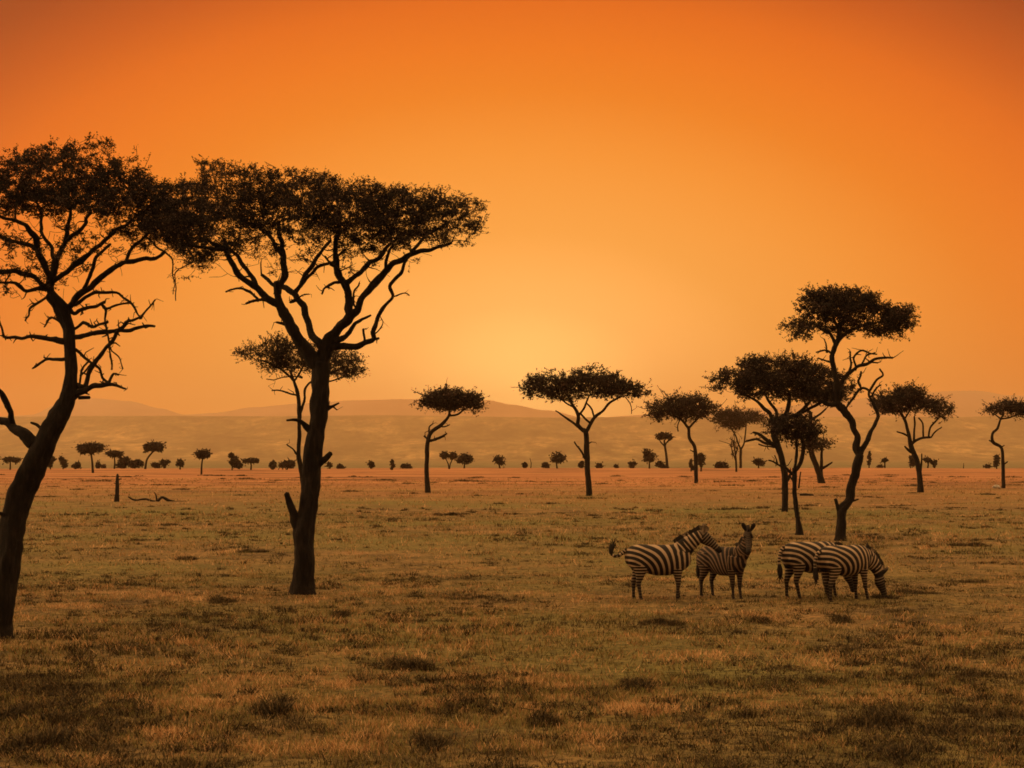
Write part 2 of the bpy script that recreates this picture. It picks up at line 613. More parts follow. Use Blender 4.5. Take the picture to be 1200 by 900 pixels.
        c = so[k] * (1 - w) + se[k] * w + rng.normal(size=(n, 3)) * 0.75 * M
        LC.append(c)
        LT.append(np.clip(tb + rng.normal(size=n) * 0.2, 0, 1))
    # a few leafless sprays that stick out of the crown
    for _ in range(sprigs):
        q = tips[rng.integers(n_full)]
        cdir = q - tips.mean(0)
        cdir[2] = abs(cdir[2]) * 0.7 + random.uniform(-0.2, 1.2) * 10 * M
        cdir /= np.linalg.norm(cdir)
        ln = random.uniform(7, 20) * M * (0.6 + wisp)
        q1 = q + cdir * ln * 0.55 + rng.normal(size=3) * ln * 0.10
        q2 = q + cdir * ln + rng.normal(size=3) * ln * 0.22
        tube(crown, [q, q1, q2], [0.5 * M, 0.38 * M, 0.22 * M], 4, 1)
        n = int(n_leaf * 0.25)
        w = rng.random(n)[:, None]
        LC.append(q * (1 - w) + q2 * w + rng.normal(size=(n, 3)) * 1.5 * M)
        LT.append(np.clip(rng.normal(size=n) * 0.15 + 0.4, 0, 1))
    SO, SE = np.concatenate(SO), np.concatenate(SE)
    sw = np.cross(SE - SO, rng.normal(size=SO.shape))
    sw *= 0.22 * M / np.maximum(np.linalg.norm(sw, axis=1), 1e-9)[:, None]
    crown.add(np.stack([SO - sw, SO + sw, SE + sw * 0.5, SE - sw * 0.5], 1).reshape(-1, 3), np.arange(4 * len(SO)).reshape(-1, 4), 1, 0.3)
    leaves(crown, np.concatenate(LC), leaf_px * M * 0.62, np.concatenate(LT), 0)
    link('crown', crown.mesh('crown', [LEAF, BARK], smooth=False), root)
    return root


# ------------------------------------------------------------------ setting: ground, hills, mountains, haze
def fbm(x, y, s, o=0.0, n=5):
    v, am, q = 0.0, 1.0, s
    for _ in range(n):
        v += am * mnoise.noise(Vector((x * q, y * q, o)))
        am *= 0.5
        q *= 2
    return v


def ground_z(x, y):
    z = 0.06 * mnoise.noise(Vector((x * 0.03, y * 0.03, 0))) + 0.03 * mnoise.noise(Vector((x * 0.2, y * 0.2, 5)))
    if y > 250:
        z += 0.45 * min(1, (y - 250) / 150.0) * fbm(x, y, 0.014, 41, 3)
    far = y + 30 * mnoise.noise(Vector((x * 0.006, 3.3, 1)))
    if far > 462:
        k = far - 462
        z -= min(14.0, 0.016 * k * min(1, k / 60.0)) + 0.0
    return z


rad = np.concatenate([[0.01], np.geomspace(2.0, 15700.0, 165)])
NA = 360
V, F = [], []
for r in rad:
    for a in range(NA):
        th = 2 * PI * a / NA
        x, y = r * math.sin(th), r * math.cos(th)
        V.append((x, y, ground_z(x, y)))
for i in range(len(rad) - 1):
    for a in range(NA):
        b = (a + 1) % NA
        F.append((i * NA + a, i * NA + b, (i + 1) * NA + b, (i + 1) * NA + a))
acc = Acc()
acc.add(V, F)
g = link('ground', acc.mesh('ground', [GROUND]))
tag(g, kind='structure')


def sheet(name, xs, ys, zf, material):
    a = Acc()
    V = [(x, y, zf(x, y)) for y in ys for x in xs]
    nx = len(xs)
    F = [(j * nx + i, j * nx + i + 1, (j + 1) * nx + i + 1, (j + 1) * nx + i) for j in range(len(ys) - 1) for i in range(nx - 1)]
    a.add(V, F)
    o = link(name, a.mesh(name, [material]))
    return tag(o, kind='structure')


def hill_z(x, y):
    x, y = x / 3, y / 3
    foot = 2500 + 100 * fbm(x, 0, 0.0012, 2)
    if y < foot:
        return -24
    u = min(1.0, (y - foot) / 500.0)
    z = -18 + 100 * (u * u * (3 - 2 * u))
    w = max(0.0, min(1.0, (y - 3050) / 560.0))
    z += 174 * (w * w * (3 - 2 * w))
    z += fbm(x, y, 0.003, 7) * 9.0 * min(1, u) + fbm(x, 0, 0.0009, 9) * 5.0 * w
    # the plateau is a touch lower towards the right and the middle
    return z


hills = sheet('hills', np.linspace(-12600, 12600, 280), np.linspace(7140, 12450, 110), hill_z, HILL)


def ridge(px):
    pts = [(-900, 482), (-500, 478), (-150, 486), (0, 489), (40, 486), (80, 470), (110, 466.5), (150, 470), (190, 479), (215, 486),
           (250, 484), (300, 477), (350, 473), (420, 469), (470, 467.5), (520, 468), (570, 469), (600, 474), (640, 481), (690, 490),
           (760, 486), (830, 480), (900, 478), (960, 472), (1020, 466), (1080, 460), (1120, 458), (1145, 458), (1180, 463), (1230, 465),
           (1300, 463), (1500, 470), (1900, 478)]
    for (a, ya), (b, yb) in zip(pts, pts[1:]):
        if a <= px <= b:
            s = (px - a) / (b - a)
            s = s * s * (3 - 2 * s)
            return ya * (1 - s) + yb * s
    return 482.0


def mount_z(x, y):
    D0 = 14100.0
    px = 600 + x / D0 * FPX
    top = EYE + (HOR - ridge(px)) / FPX * D0
    k = 1 - abs(y - D0) / 1500.0
    k = max(0.0, k)
    return -20 + (top + 20) * k * k * (3 - 2 * k) + fbm(x, y, 0.0007, 4) * 12 * (1 - k) + fbm(x, y, 0.004, 4) * 3.6


mountains = sheet('mountains', np.linspace(-14800, 14800, 420), np.linspace(12580, 15620, 49), mount_z, MOUNT)

# the far woods on the slope read as one mass
acc = Acc()
ico = bmesh.new()
bmesh.ops.create_icosphere(ico, subdivisions=1, radius=1.0)
iv = np.array([v.co[:] for v in ico.verts])
iff = np.array([[v.index for v in f.verts] + [f.verts[2].index] for f in ico.faces])
ico.free()
cnt = 0
while cnt < 14000:
    y = random.uniform(7680, 10920)
    x = random.uniform(-0.42, 0.42) * y
    dens = fbm(x, y, 0.0013, 31) * 0.9 + 0.40 + (0.5 if y > 10590 else 0)
    if random.random() > dens:
        continue
    s = random.uniform(6.0, 15.0)
    sc = np.array((s * random.uniform(0.8, 1.6), s, s * random.uniform(0.55, 0.9)))
    acc.add(iv * sc * (1 + rng.uniform(-0.2, 0.2, (len(iv), 1))) + np.array((x, y, hill_z(x, y) + sc[2] * 0.8)), iff)
    cnt += 1
fw = link('far_woods', acc.mesh('far_woods', [FARWOOD], smooth=False))
tag(fw, kind='stuff')

# air: warm dusty haze
bm = bmesh.new()
bmesh.ops.create_cube(bm, size=1.0)
me = bpy.data.meshes.new('haze')
bm.to_mesh(me)
bm.free()
HAZE = bpy.data.materials.new('haze')
HAZE.use_nodes = True
t = HAZE.node_tree
t.nodes.clear()
o = N(t, 'ShaderNodeOutputMaterial')
pv = N(t, 'ShaderNodeVolumePrincipled')
pv.inputs['Color'].default_value = (1.0, 0.80, 0.56, 1)
pv.inputs['Density'].default_value = 0.00009
pv.inputs['Anisotropy'].default_value = 0.72
t.links.new(pv.outputs[0], o.inputs['Volume'])
me.materials.append(HAZE)
hz = link('haze', me, None, (0, 0, 277))
hz.scale = (31900, 31900, 616)
tag(hz, kind='stuff')

# ------------------------------------------------------------------ the large acacias
acacia('acacia_tree', (2, 747), 'large crooked acacia at the left edge with many bare lower branches',
       [(2, 747, 27), (5, 700, 26), (10, 653, 26), (21, 595, 25), (43, 537, 26), (58, 505, 23), (78, 470, 20), (83, 440, 15), (82, 407, 13.5), (81, 384, 13), (72, 361, 15), (59, 344, 12)],
       [([(60, 345, 11), (59, 327, 9), (43, 290, 8), (40, 277, 7), (27, 263, 5), (0, 252, 4)], -1.2),
        ([(59, 335, 9), (67, 307, 8), (77, 283, 6), (82, 257, 5), (80, 225, 3.5)], 0.6),
        ([(62, 330, 8), (87, 310, 7), (110, 293, 6), (133, 273, 5), (152, 260, 4)], 1.0),
        ([(78, 362, 9), (90, 348, 8), (104, 338, 7.5), (123, 320, 7), (147, 307, 6), (180, 303, 5), (192, 296, 4)], -0.8),
        ([(96, 344, 5), (106, 322, 5), (113, 300, 4), (130, 285, 3)], -0.5),
        ([(56, 340, 7), (40, 325, 6.5), (20, 319, 6), (-10, 318, 5), (-45, 300, 4)], -0.6),
        ([(52, 338, 6), (32, 340, 4.5), (10, 330, 3.5), (-12, 332, 2.5)], -1.0),
        ([(43, 292, 6), (20, 283, 5), (-5, 277, 4.5), (-40, 262, 4)], 0.8),
        ([(67, 307, 5), (50, 275, 4.5), (48, 250, 4), (40, 225, 3)], 1.4),
        ([(77, 283, 5), (100, 262, 4.5), (108, 240, 4)], -1.4),
        ([(147, 307, 4), (158, 285, 4), (178, 270, 3.5), (205, 262, 3)], -0.3),
        ([(39, 521, 17), (23, 505, 15), (8, 494, 12), (-12, 486, 9), (-50, 460, 7), (-90, 400, 5), (-110, 340, 4), (-110, 290, 3)], 0.9),
        ([(14, 497, 9), (12, 480, 8), (0, 461, 6.5), (-18, 440, 5), (-40, 400, 4), (-50, 340, 3)], -0.9)],
       [(20, 215, 40, 40, 0.3), (60, 205, 42, 38, -0.8), (60, 232, 48, 20, 0.9), (105, 200, 44, 38, 0.6), (100, 230, 48, 22, -1.0), (140, 222, 38, 38, -0.3),
        (170, 240, 36, 36, 0.4), (205, 248, 44, 38, -0.5), (215, 270, 34, 22, 0.2), (165, 270, 32, 22, 0.9), (0, 232, 40, 22, 1.3), (-40, 215, 50, 42, -0.4), (-90, 235, 50, 40, 0.5),
        (-130, 265, 40, 30, 0), (20, 270, 40, 18, -1.2, 0.22), (60, 290, 60, 28, 0, 0.10), (120, 275, 40, 20, 0.3, 0.18), (10, 320, 45, 22, -0.5, 0.12), (60, 222, 70, 36, 0, 0.6), (145, 235, 56, 36, 0.3, 0.6), (200, 258, 48, 30, -0.2, 0.6)],
       1200, leaf_px=1.85, n_leaf=98, depth=1.25,
       bare=[(60, 290, 80, 40), (30, 320, 60, 30), (120, 290, 50, 30), (60, 330, 60, 25)], n_bare=300,
       stubs=[([(52, 508, 5), (44, 498, 4), (36, 495, 2.5)], 0.1), ([(66, 503, 5), (75, 500, 3)], -0.1), ([(92, 466, 5), (105, 466, 4.5)], 0.1),
              ([(14, 615, 7), (4, 603, 5), (-8, 600, 4)], -0.2)],
       dead=[([(87, 368, 5), (101, 362, 4.5), (124, 354, 3.5)], -0.3),
             ([(88, 357, 4.5), (104, 346, 4), (118, 342, 3.5), (136, 343, 3), (153, 355, 2.6), (165, 372, 2.2)], 0.3),
             ([(165, 373, 3), (174, 362, 2.5), (182, 352, 2)], 0.1),
             ([(86, 396, 6.5), (116, 390, 5.5), (139, 388, 4.5), (162, 384, 4), (181, 383, 2.5)], -0.4),
             ([(98, 452, 6), (110, 427, 5), (124, 407, 4.5), (139, 390, 4.2), (150, 377, 3.8), (165, 372, 3)], -0.4),
             ([(78, 472, 9), (92, 459, 8.5), (110, 452, 7), (127, 449, 5), (147, 455, 2.5)], -0.3),
             ([(127, 449, 4), (133, 438, 3), (139, 440, 2)], 0.1),
             ([(86, 408, 3.5), (110, 427, 3), (126, 449, 3)], 0.2),
             ([(124, 363, 3), (124, 387, 2.5), (130, 410, 2), (131, 433, 2.4)], 0.2),
             ([(130, 407, 1.8), (140, 420, 1.5), (144, 433, 1.5)], 0.1),
             ([(124, 362, 3), (139, 356, 2.6), (153, 356, 2.4)], -0.2),
             ([(86, 385, 4), (98, 378, 4), (110, 382, 3.5), (127, 377, 3)], -0.5),
             ([(77, 401, 6.5), (58, 398, 5.5), (35, 394, 4.5), (6, 395, 3.5), (-1, 375, 2.5)], -0.3),
             ([(78, 420, 4.5), (58, 420, 3.5), (38, 431, 2.6)], 0.3),
             ([(57, 347, 3.5), (35, 361, 3), (30, 377, 2)], -0.5),
             ([(76, 380, 3.5), (60, 372, 2.6), (52, 384, 2)], 0.4),
             ([(92, 455, 3), (96, 432, 2.5), (104, 420, 2)], 0.3), ([(94, 440, 2.5), (108, 425, 2)], -0.2),
             ([(187, 292, 2.2), (203, 305, 1.8), (205, 330, 1.4), (206, 352, 1.2)], 0.2)],
       group='umbrella acacias on the plain', sprigs=140, wisp=0.6)

acacia('acacia_tree', (356, 697), 'large acacia with a straight forked trunk and wide umbrella crown, left of centre',
       [(356, 697, 26), (356, 665, 26), (355, 626, 25), (360, 600, 21), (365, 570, 19), (368, 536, 20), (371, 502, 16.5), (374, 471, 19), (376, 440, 19), (376, 425, 20)],
       [([(374, 430, 20), (362, 415, 19), (347, 394, 18), (337, 377, 15), (328, 358, 12), (324, 341, 9), (325, 330, 8)], -0.3),
        ([(328, 358, 10), (314, 350, 9), (301, 338, 8), (286, 329, 7), (278, 323, 8), (271, 308, 7), (262, 290, 5), (240, 278, 4)], -0.9),
        ([(302, 338, 6), (290, 318, 6), (278, 300, 5), (262, 280, 4)], 0.6),
        ([(325, 345, 9), (327, 336, 9), (334, 325, 9), (332, 303, 8), (331, 285, 6), (325, 260, 4)], 0.9),
        ([(332, 300, 5), (318, 280, 5), (300, 262, 4)], 0.5),
        ([(380, 412, 12), (374, 400, 10), (365, 393, 9), (361, 380, 8), (355, 359, 8), (343, 344, 8), (334, 337, 7), (318, 332, 5), (306, 322, 4)], 1.4),
        ([(343, 344, 6), (353, 334, 6), (360, 318, 6), (373, 300, 5), (388, 280, 4)], 0.8),
        ([(353, 334, 5), (372, 314, 4), (392, 305, 3.5), (404, 292, 3)], 0.2),
        ([(376, 425, 17), (382, 405, 16), (396, 386, 14), (411, 370, 12), (420, 363, 9), (432, 341, 8.5), (447, 324, 9), (462, 308, 8), (480, 299, 7), (505, 293, 5), (528, 284, 3.5)], -0.5),
        ([(411, 372, 11), (409, 349, 10), (404, 334, 10), (397, 324, 9), (393, 308, 8), (394, 285, 6), (400, 262, 4)], 0.7),
        ([(404, 334, 7), (424, 318, 6.5), (442, 303, 5.5), (460, 284, 4)], 1.2),
        ([(447, 324, 4), (452, 306, 4), (462, 288, 3)], -0.6),
        ([(409, 349, 4), (398, 318, 4), (380, 300, 3)], -0.6),
        ([(384, 408, 10), (404, 405, 9), (419, 407, 8.5), (437, 398, 6.5), (442, 371, 5), (460, 347, 4.5), (457, 336, 4.5), (473, 311, 4), (480, 300, 3)], -1.2),
        ([(390, 400, 8), (404, 396, 7), (414, 380, 5.5), (434, 370, 3)], -0.4),
        ([(480, 299, 5), (500, 275, 4), (520, 262, 3)], 0.4),
        ([(262, 292, 5), (235, 290, 4), (210, 286, 3)], -0.4)],
       [(216, 240, 34, 34, -0.4), (226, 282, 40, 22, 0.3), (255, 222, 36, 36, 0.8), (268, 262, 42, 34, -0.9), (256, 203, 20, 18, -0.2, 0.5), (300, 222, 40, 30, -0.3), (318, 252, 46, 30, 1.0),
        (345, 218, 36, 22, 0.6), (362, 250, 46, 34, -0.9), (375, 215, 22, 20, 0.2), (395, 250, 42, 34, 0.5), (425, 255, 42, 36, -0.5), (462, 255, 40, 35, 0.8),
        (495, 252, 38, 32, -0.4), (522, 250, 34, 28, 0.5), (548, 250, 24, 20, -0.1), (540, 272, 30, 16, 0.2), (490, 282, 40, 14, -0.7), (430, 284, 40, 14, 0.9), (240, 302, 26, 14, 0.2, 0.7),
        (340, 285, 50, 14, -0.3, 0.35), (285, 245, 52, 32, 0, 0.7), (345, 238, 52, 32, 0.2, 0.7), (412, 243, 52, 32, -0.2, 0.7), (470, 248, 52, 30, 0, 0.7)],
       1450, leaf_px=1.7, n_leaf=92, depth=1.35,
       bare=[(300, 300, 60, 24), (380, 305, 70, 22), (450, 300, 50, 16), (230, 305, 30, 14)], n_bare=210,
       stubs=[([(351, 622, 14), (345, 605, 11), (340, 590, 9), (336, 578, 7)], -0.15), ([(370, 545, 12), (380, 538, 9), (388, 531, 6)], -0.1),
              ([(364, 506, 9), (355, 496, 6), (346, 492, 4.5), (336, 493, 3)], -0.3), ([(380, 480, 8), (388, 477, 4), (397, 472, 2)], 0.1)],
       dead=[([(316, 352, 4), (299, 352, 3.5), (289, 356, 2.5)], -0.3), ([(303, 352, 3), (293, 341, 3), (278, 338, 2.6), (265, 341, 2)], 0.2),
             ([(334, 380, 4), (324, 378, 2.5)], -0.1), ([(397, 331, 4), (384, 334, 3), (376, 344, 2)], -0.4), ([(427, 398, 3), (427, 385, 2.6)], 0.1),
             ([(437, 398, 4), (444, 396, 3)], 0.1), ([(340, 353, 2.5), (352, 347, 2), (362, 346, 1.5)], -0.2), ([(417, 360, 2.5), (415, 345, 2.5), (420, 330, 2)], 0.2),
             ([(461, 347, 2), (475, 343, 1.4), (480, 346, 1)], 0.1), ([(440, 390, 1.8), (448, 378, 1.2), (446, 370, 1)], -0.1),
             ([(228, 305, 2), (216, 312, 1.4), (205, 322, 1.2), (204, 345, 1)], 0.1), ([(388, 476, 2), (394, 480, 1.4)], 0.1)],
       group='umbrella acacias on the plain', sprigs=140, wisp=0.55)

acacia('acacia_tree', (359, 606), 'slender acacia half hidden behind the forked trunk of the large umbrella acacia',
       [(359, 606, 7), (356, 575, 6), (353, 552, 5), (350, 530, 4.5), (351, 500, 4.5), (351, 485, 5), (348, 460, 4.2), (344, 446, 3.5), (340, 434, 3)],
       [([(351, 486, 4), (356, 470, 3.2), (357, 456, 3.2), (366, 448, 2.6), (380, 438, 2.2), (398, 432, 2)], 0.5),
        ([(344, 446, 3), (335, 436, 2.6), (322, 430, 2.2), (305, 422, 1.8)], -0.6), ([(344, 448, 2.5), (352, 434, 2.4), (358, 424, 2)], 0.6),
        ([(366, 448, 2.2), (385, 446, 2), (410, 440, 1.6)], -0.5)],
       [(298, 414, 22, 9, 0.3), (322, 408, 24, 13, -0.6), (318, 424, 26, 10, 0.7), (345, 418, 24, 18, 0), (372, 420, 24, 16, 0.4), (402, 425, 22, 14, -0.3), (418, 430, 14, 10, 0.2), (400, 436, 20, 7, 0.4)],
       260, leaf_px=1.9, n_leaf=50, depth=1.5, dead=[([(347, 463, 2.6), (334, 459, 2), (318, 459, 1.4)], -0.2), ([(349, 533, 2.6), (342, 525, 2), (336, 520, 1.4)], -0.1),
                                                      ([(355, 443, 1.6), (330, 443, 1.3), (312, 445, 1)], 0.3)],
       group='umbrella acacias on the plain', sprigs=14)

acacia('acacia_tree', (985.5, 633), 'tallest right hand acacia, curved trunk, bare twisted side limb and high crown',
       [(985.5, 633, 11.5), (985.5, 608, 11), (987, 597, 11.5), (995, 585, 10), (999.5, 565, 9.5), (1004.6, 544, 10.5), (1008, 532, 9.5)],
       [([(1008, 534, 9), (1004.6, 513, 8.6), (998, 494, 9), (990, 481, 9.5), (981, 474, 9.5), (980, 460, 9), (981, 450, 8), (978, 436, 6.6), (975, 420, 6.6), (978, 408, 7), (983, 398, 7.5), (984, 386, 5), (990, 370, 3.5)], -0.5),
        ([(980, 404, 5), (972, 392, 4), (960, 384, 3), (942, 380, 2)], 0.7), ([(983, 398, 5), (998, 386, 4), (1018, 380, 3), (1040, 376, 2)], 0.4),
        ([(984, 388, 4), (976, 372, 3), (968, 358, 2)], -0.5),
        ([(1007, 534, 8), (1013, 522, 6), (1018, 514, 6.5), (1021.5, 504, 4.6), (1029, 487, 4), (1024, 474, 3.6), (1018, 462, 3.2), (1021, 453, 3), (1034, 440, 2.6), (1031, 432, 2.2)], 0.6),
        ([(981, 474, 8), (970, 474, 5), (961, 469, 3)], -0.3)],
       [(956, 366, 20, 24, 0.2), (978, 358, 24, 20, -0.5), (984, 372, 28, 22, 0.6), (1008, 364, 24, 26, -0.2), (1030, 372, 26, 20, 0.4), (1050, 372, 20, 16, -0.3), (1058, 378, 12, 11, 0.2),
        (942, 388, 18, 12, -0.3), (928, 382, 14, 6, 0.1, 0.6), (1036, 390, 28, 8, 0.1, 0.6), (966, 350, 26, 14, 0.5, 0.6), (1005, 350, 22, 12, 0.1)],
       400, leaf_px=1.9, n_leaf=90, depth=1.15,
       stubs=[([(984, 600, 6), (981, 592, 4.5), (979, 585, 4)], -0.1), ([(999, 587, 3), (1006, 585, 2)], 0.1)],
       dead=[([(981, 460, 5), (988, 449, 5), (994, 440, 4.6), (1004, 430, 4), (1016, 426, 3.4), (1030, 420, 3), (1046, 420, 2.2)], -0.4),
             ([(996, 437, 3), (997, 425, 2.6), (996, 413, 2)], 0.2), ([(1003, 431, 2.8), (1000, 420, 2.4), (1009, 411, 2.2), (1020, 414, 1.8), (1028, 416, 1.4)], -0.2),
             ([(1010, 428, 2.4), (1016, 418, 2), (1026, 412, 1.4)], 0.2), ([(1016, 426, 2.4), (1022, 425, 2.2), (1029, 425, 1.6)], 0.2),
             ([(1018, 458, 3), (1010, 456, 3.2), (998, 468, 3), (992, 477, 2.4)], 0.2), ([(1010, 456, 2.6), (1006, 446, 2.6), (1010, 434, 2.2)], -0.2),
             ([(1022, 464, 2.4), (1027, 456, 2.2), (1032, 452, 1.6)], -0.2), ([(973, 424, 2.6), (966, 422, 2.2), (959, 419, 1.6)], 0.1),
             ([(974, 414, 3), (966, 411, 2.2), (957, 413, 1.6)], -0.2), ([(968, 413, 2), (967, 404, 2), (966, 397, 1.4)], 0.1),
             ([(977, 470, 3), (972, 458, 2.4), (974, 446, 1.8)], -0.25), ([(984, 470, 3), (986, 458, 2.6)], -0.3)],
       group='umbrella acacias on the plain', sprigs=26)

acacia('acacia_tree', (919.5, 600), 'spreading acacia with a broad dense crown standing left of the tall curved acacia',
       [(919.5, 600, 8), (920, 566, 7.2), (918, 546, 6.6), (915, 533, 7), (910, 520, 8), (907, 508, 8.5), (908, 494, 8)],
       [([(908, 496, 7), (903, 485, 5), (890, 473, 4), (878, 466, 3), (862, 458, 2.2)], -0.6), ([(909, 496, 6), (910, 486, 4.5), (902, 472, 3.6), (896, 460, 3)], 0.8),
        ([(910, 500, 7), (920, 488, 6), (925, 474, 5.4), (926, 458, 4)], 0.2), ([(916, 494, 6), (935, 485, 5), (945, 475, 4), (955, 462, 3)], -0.7), ([(935, 485, 4.5), (958, 474, 3.6), (975, 462, 2.6)], 0.7)],
       [(846, 447, 13, 12, 0.2), (866, 446, 20, 15, -0.6), (888, 438, 24, 19, 0.6), (912, 438, 26, 20, -0.5), (938, 442, 26, 20, 0.5), (960, 448, 24, 18, -0.4), (984, 456, 16, 16, 0.2),
        (885, 456, 22, 13, -0.8), (918, 456, 30, 11, 0.5), (955, 462, 24, 8, 0.2), (880, 428, 14, 9, 0), (930, 428, 22, 9, 0.2)],
       440, leaf_px=1.9, n_leaf=90, depth=1.9,
       stubs=[([(920, 566, 5), (924, 561, 4), (926, 556, 3)], 0.1)],
       dead=[([(907, 522, 5), (894, 512, 4), (882, 508, 2.6)], -0.4), ([(905, 521, 3.4), (890, 516, 3), (874, 515, 2)], 0.4), ([(908, 524, 2), (890, 520, 1.6)], 0.1)],
       group='umbrella acacias on the plain', sprigs=22)

acacia('acacia_tree', (937, 627), 'small thin stemmed acacia with a low round crown standing just behind the grazing zebras',
       [(937, 627, 8), (934.5, 608, 5.4), (932, 587, 5.6), (931, 566, 5), (931, 549, 5)],
       [([(931, 550, 4), (934, 528, 3.6), (935, 510, 3)], 0.2), ([(931, 553, 5), (939, 541, 5), (941, 524, 4.4), (940, 510, 3.4)], -0.3), ([(935, 515, 2.6), (924, 506, 2), (908, 502, 1.6)], 0.2)],
       [(908, 502, 13, 8, 0.1), (928, 498, 20, 12, -0.2), (946, 502, 13, 12, 0.2), (936, 512, 20, 8, 0), (918, 494, 14, 8, 0.2)],
       130, leaf_px=2.1, n_leaf=50, depth=0.8, stubs=[([(936, 572, 2.4), (937, 562, 2), (938, 553, 1.6)], 0.1)],
       dead=[([(930, 556, 4), (920, 548, 3), (910, 543, 2.2), (900, 541, 1.6)], -0.2), ([(912, 544, 2), (908, 534, 1.5)], 0.1), ([(931, 566, 2), (926, 556, 1.6)], 0.1)],
       group='umbrella acacias on the plain', sprigs=8)

acacia('acacia_tree', (964, 566), 'leaning forked acacia on the far grass between the two taller right hand acacias',
       [(964, 566, 9.5), (960, 556, 7), (956, 545, 6.8), (950, 528, 6.6), (947, 514, 6), (950, 498, 5), (950, 484, 4)],
       [([(963, 562, 4.5), (962.5, 546, 4), (963, 524, 3.2)], 0.6), ([(951, 492, 3.6), (958, 487, 2.8), (968, 478, 2)], 0.6), ([(950, 486, 3.4), (944, 474, 2.6), (940, 462, 2)], -0.6)],
       [(962, 520, 12, 5, 0.6), (950, 523, 12, 5, 0.4), (958, 464, 20, 8, 0), (975, 468, 12, 6, 0.4), (940, 462, 14, 7, -0.5)],
       120, leaf_px=2.1, n_leaf=40, depth=1.6, stubs=[([(963, 549, 3.4), (969, 546, 2.8), (975, 542, 2)], -0.2)], group='umbrella acacias on the plain', sprigs=5)

acacia('acacia_tree', (1079, 577), 'acacia with upright inner branches under an uneven crown',
       [(1079, 577, 9), (1078, 562, 6.6), (1075, 542, 6), (1070, 530, 6), (1066.5, 519, 5.4), (1065, 508, 4.2), (1060, 491, 3.6), (1053, 480, 3)],
       [([(1067, 522, 4.4), (1072, 517, 3.8), (1081, 513, 3.2), (1091, 513, 2.6)], -0.7), ([(1071, 517, 3), (1071.5, 503, 2.6), (1071, 488, 2.4)], 0.6),
        ([(1082, 512, 2.4), (1081.5, 497, 2.2), (1077, 490, 2)], 0.5), ([(1088, 513, 2.6), (1091, 499, 2.4), (1100, 490, 2)], -0.4), ([(1091, 513, 2), (1097, 504, 1.8), (1103, 499, 1.4)], -0.2),
        ([(1053, 482, 2.6), (1043, 478, 2), (1034, 474, 1.6)], 0.5), ([(1060, 491, 2.4), (1066, 480, 2), (1070, 470, 1.6)], -0.6)],
       [(1036, 473, 14, 11, 0.4), (1056, 467, 20, 12, -0.6), (1074, 472, 16, 11, 0.6), (1096, 478, 13, 7, -0.3), (1107, 484, 9, 7, 0), (1050, 478, 20, 6, 0.5), (1066, 460, 14, 6, 0.2)],
       220, leaf_px=2.1, n_leaf=50, depth=1.9, stubs=[([(1068, 530, 4), (1064, 527, 3), (1060, 523, 2)], -0.2), ([(1064, 511, 3), (1058, 508, 2.4), (1051, 506, 1.6)], 0.2), ([(1079, 552, 2.8), (1080, 540, 2.2), (1080, 532, 1.6)], 0.1)],
       group='umbrella acacias on the plain', sprigs=14)

acacia('acacia_tree', (1176, 572), 'thin crooked acacia with a flat crown at the right edge',
       [(1176, 572, 5), (1175.5, 550, 4), (1174.5, 530, 3.8), (1172, 523, 3.8), (1163.5, 518, 4), (1163, 508, 3.2), (1169, 502, 3), (1172, 492, 2.6), (1176, 486, 2)],
       [([(1173, 491, 2), (1166, 486, 1.6), (1160, 483, 1.2)], 0.4), ([(1173, 491, 2.2), (1184, 489, 2), (1196, 484, 1.6), (1208, 482, 1.4)], -0.4)],
       [(1165, 481, 11, 4, 0.2), (1181, 479, 15, 6.5, -0.4), (1198, 481, 16, 7, 0.5), (1212, 484, 13, 6, 0)],
       120, leaf_px=2.0, n_leaf=40, depth=1.5, stubs=[([(1175, 545, 2.4), (1181, 541, 1.6)], 0.1), ([(1163, 518, 2), (1159, 516, 1.4)], 0.1), ([(1173, 524, 2), (1177, 522, 1.4)], 0.1)],
       group='umbrella acacias on the plain', sprigs=7)

acacia('acacia_tree', (502, 577), 'acacia with a bent sickle shaped trunk and neat small crown',
       [(502, 577, 7.6), (500, 560, 5.6), (500, 540, 5), (501.5, 516, 5), (506, 506, 4.6), (516, 499, 4), (526, 487, 3), (527, 478, 2.6)],
       [([(527, 487, 2.6), (537, 486, 2.4), (543, 480, 2)], 0.5), ([(527, 480, 2), (515, 475, 1.6)], -0.5)],
       [(508, 472, 12, 10, 0.3), (524, 467, 18, 9, -0.4), (542, 468, 17, 9, 0.4), (556, 474, 8, 8, 0), (530, 474, 22, 6, 0)],
       190, leaf_px=2.1, n_leaf=50, depth=1.6,
       dead=[([(502, 517, 3.2), (515, 514, 3), (523, 507, 2)], -0.2), ([(503, 509, 2), (503, 500, 1.8), (508, 496, 1.2)], 0.2), ([(516, 499, 2), (527, 498, 1.2)], 0.1), ([(501, 515, 3), (498, 511, 2)], 0.1)],
       group='umbrella acacias on the plain', sprigs=16)

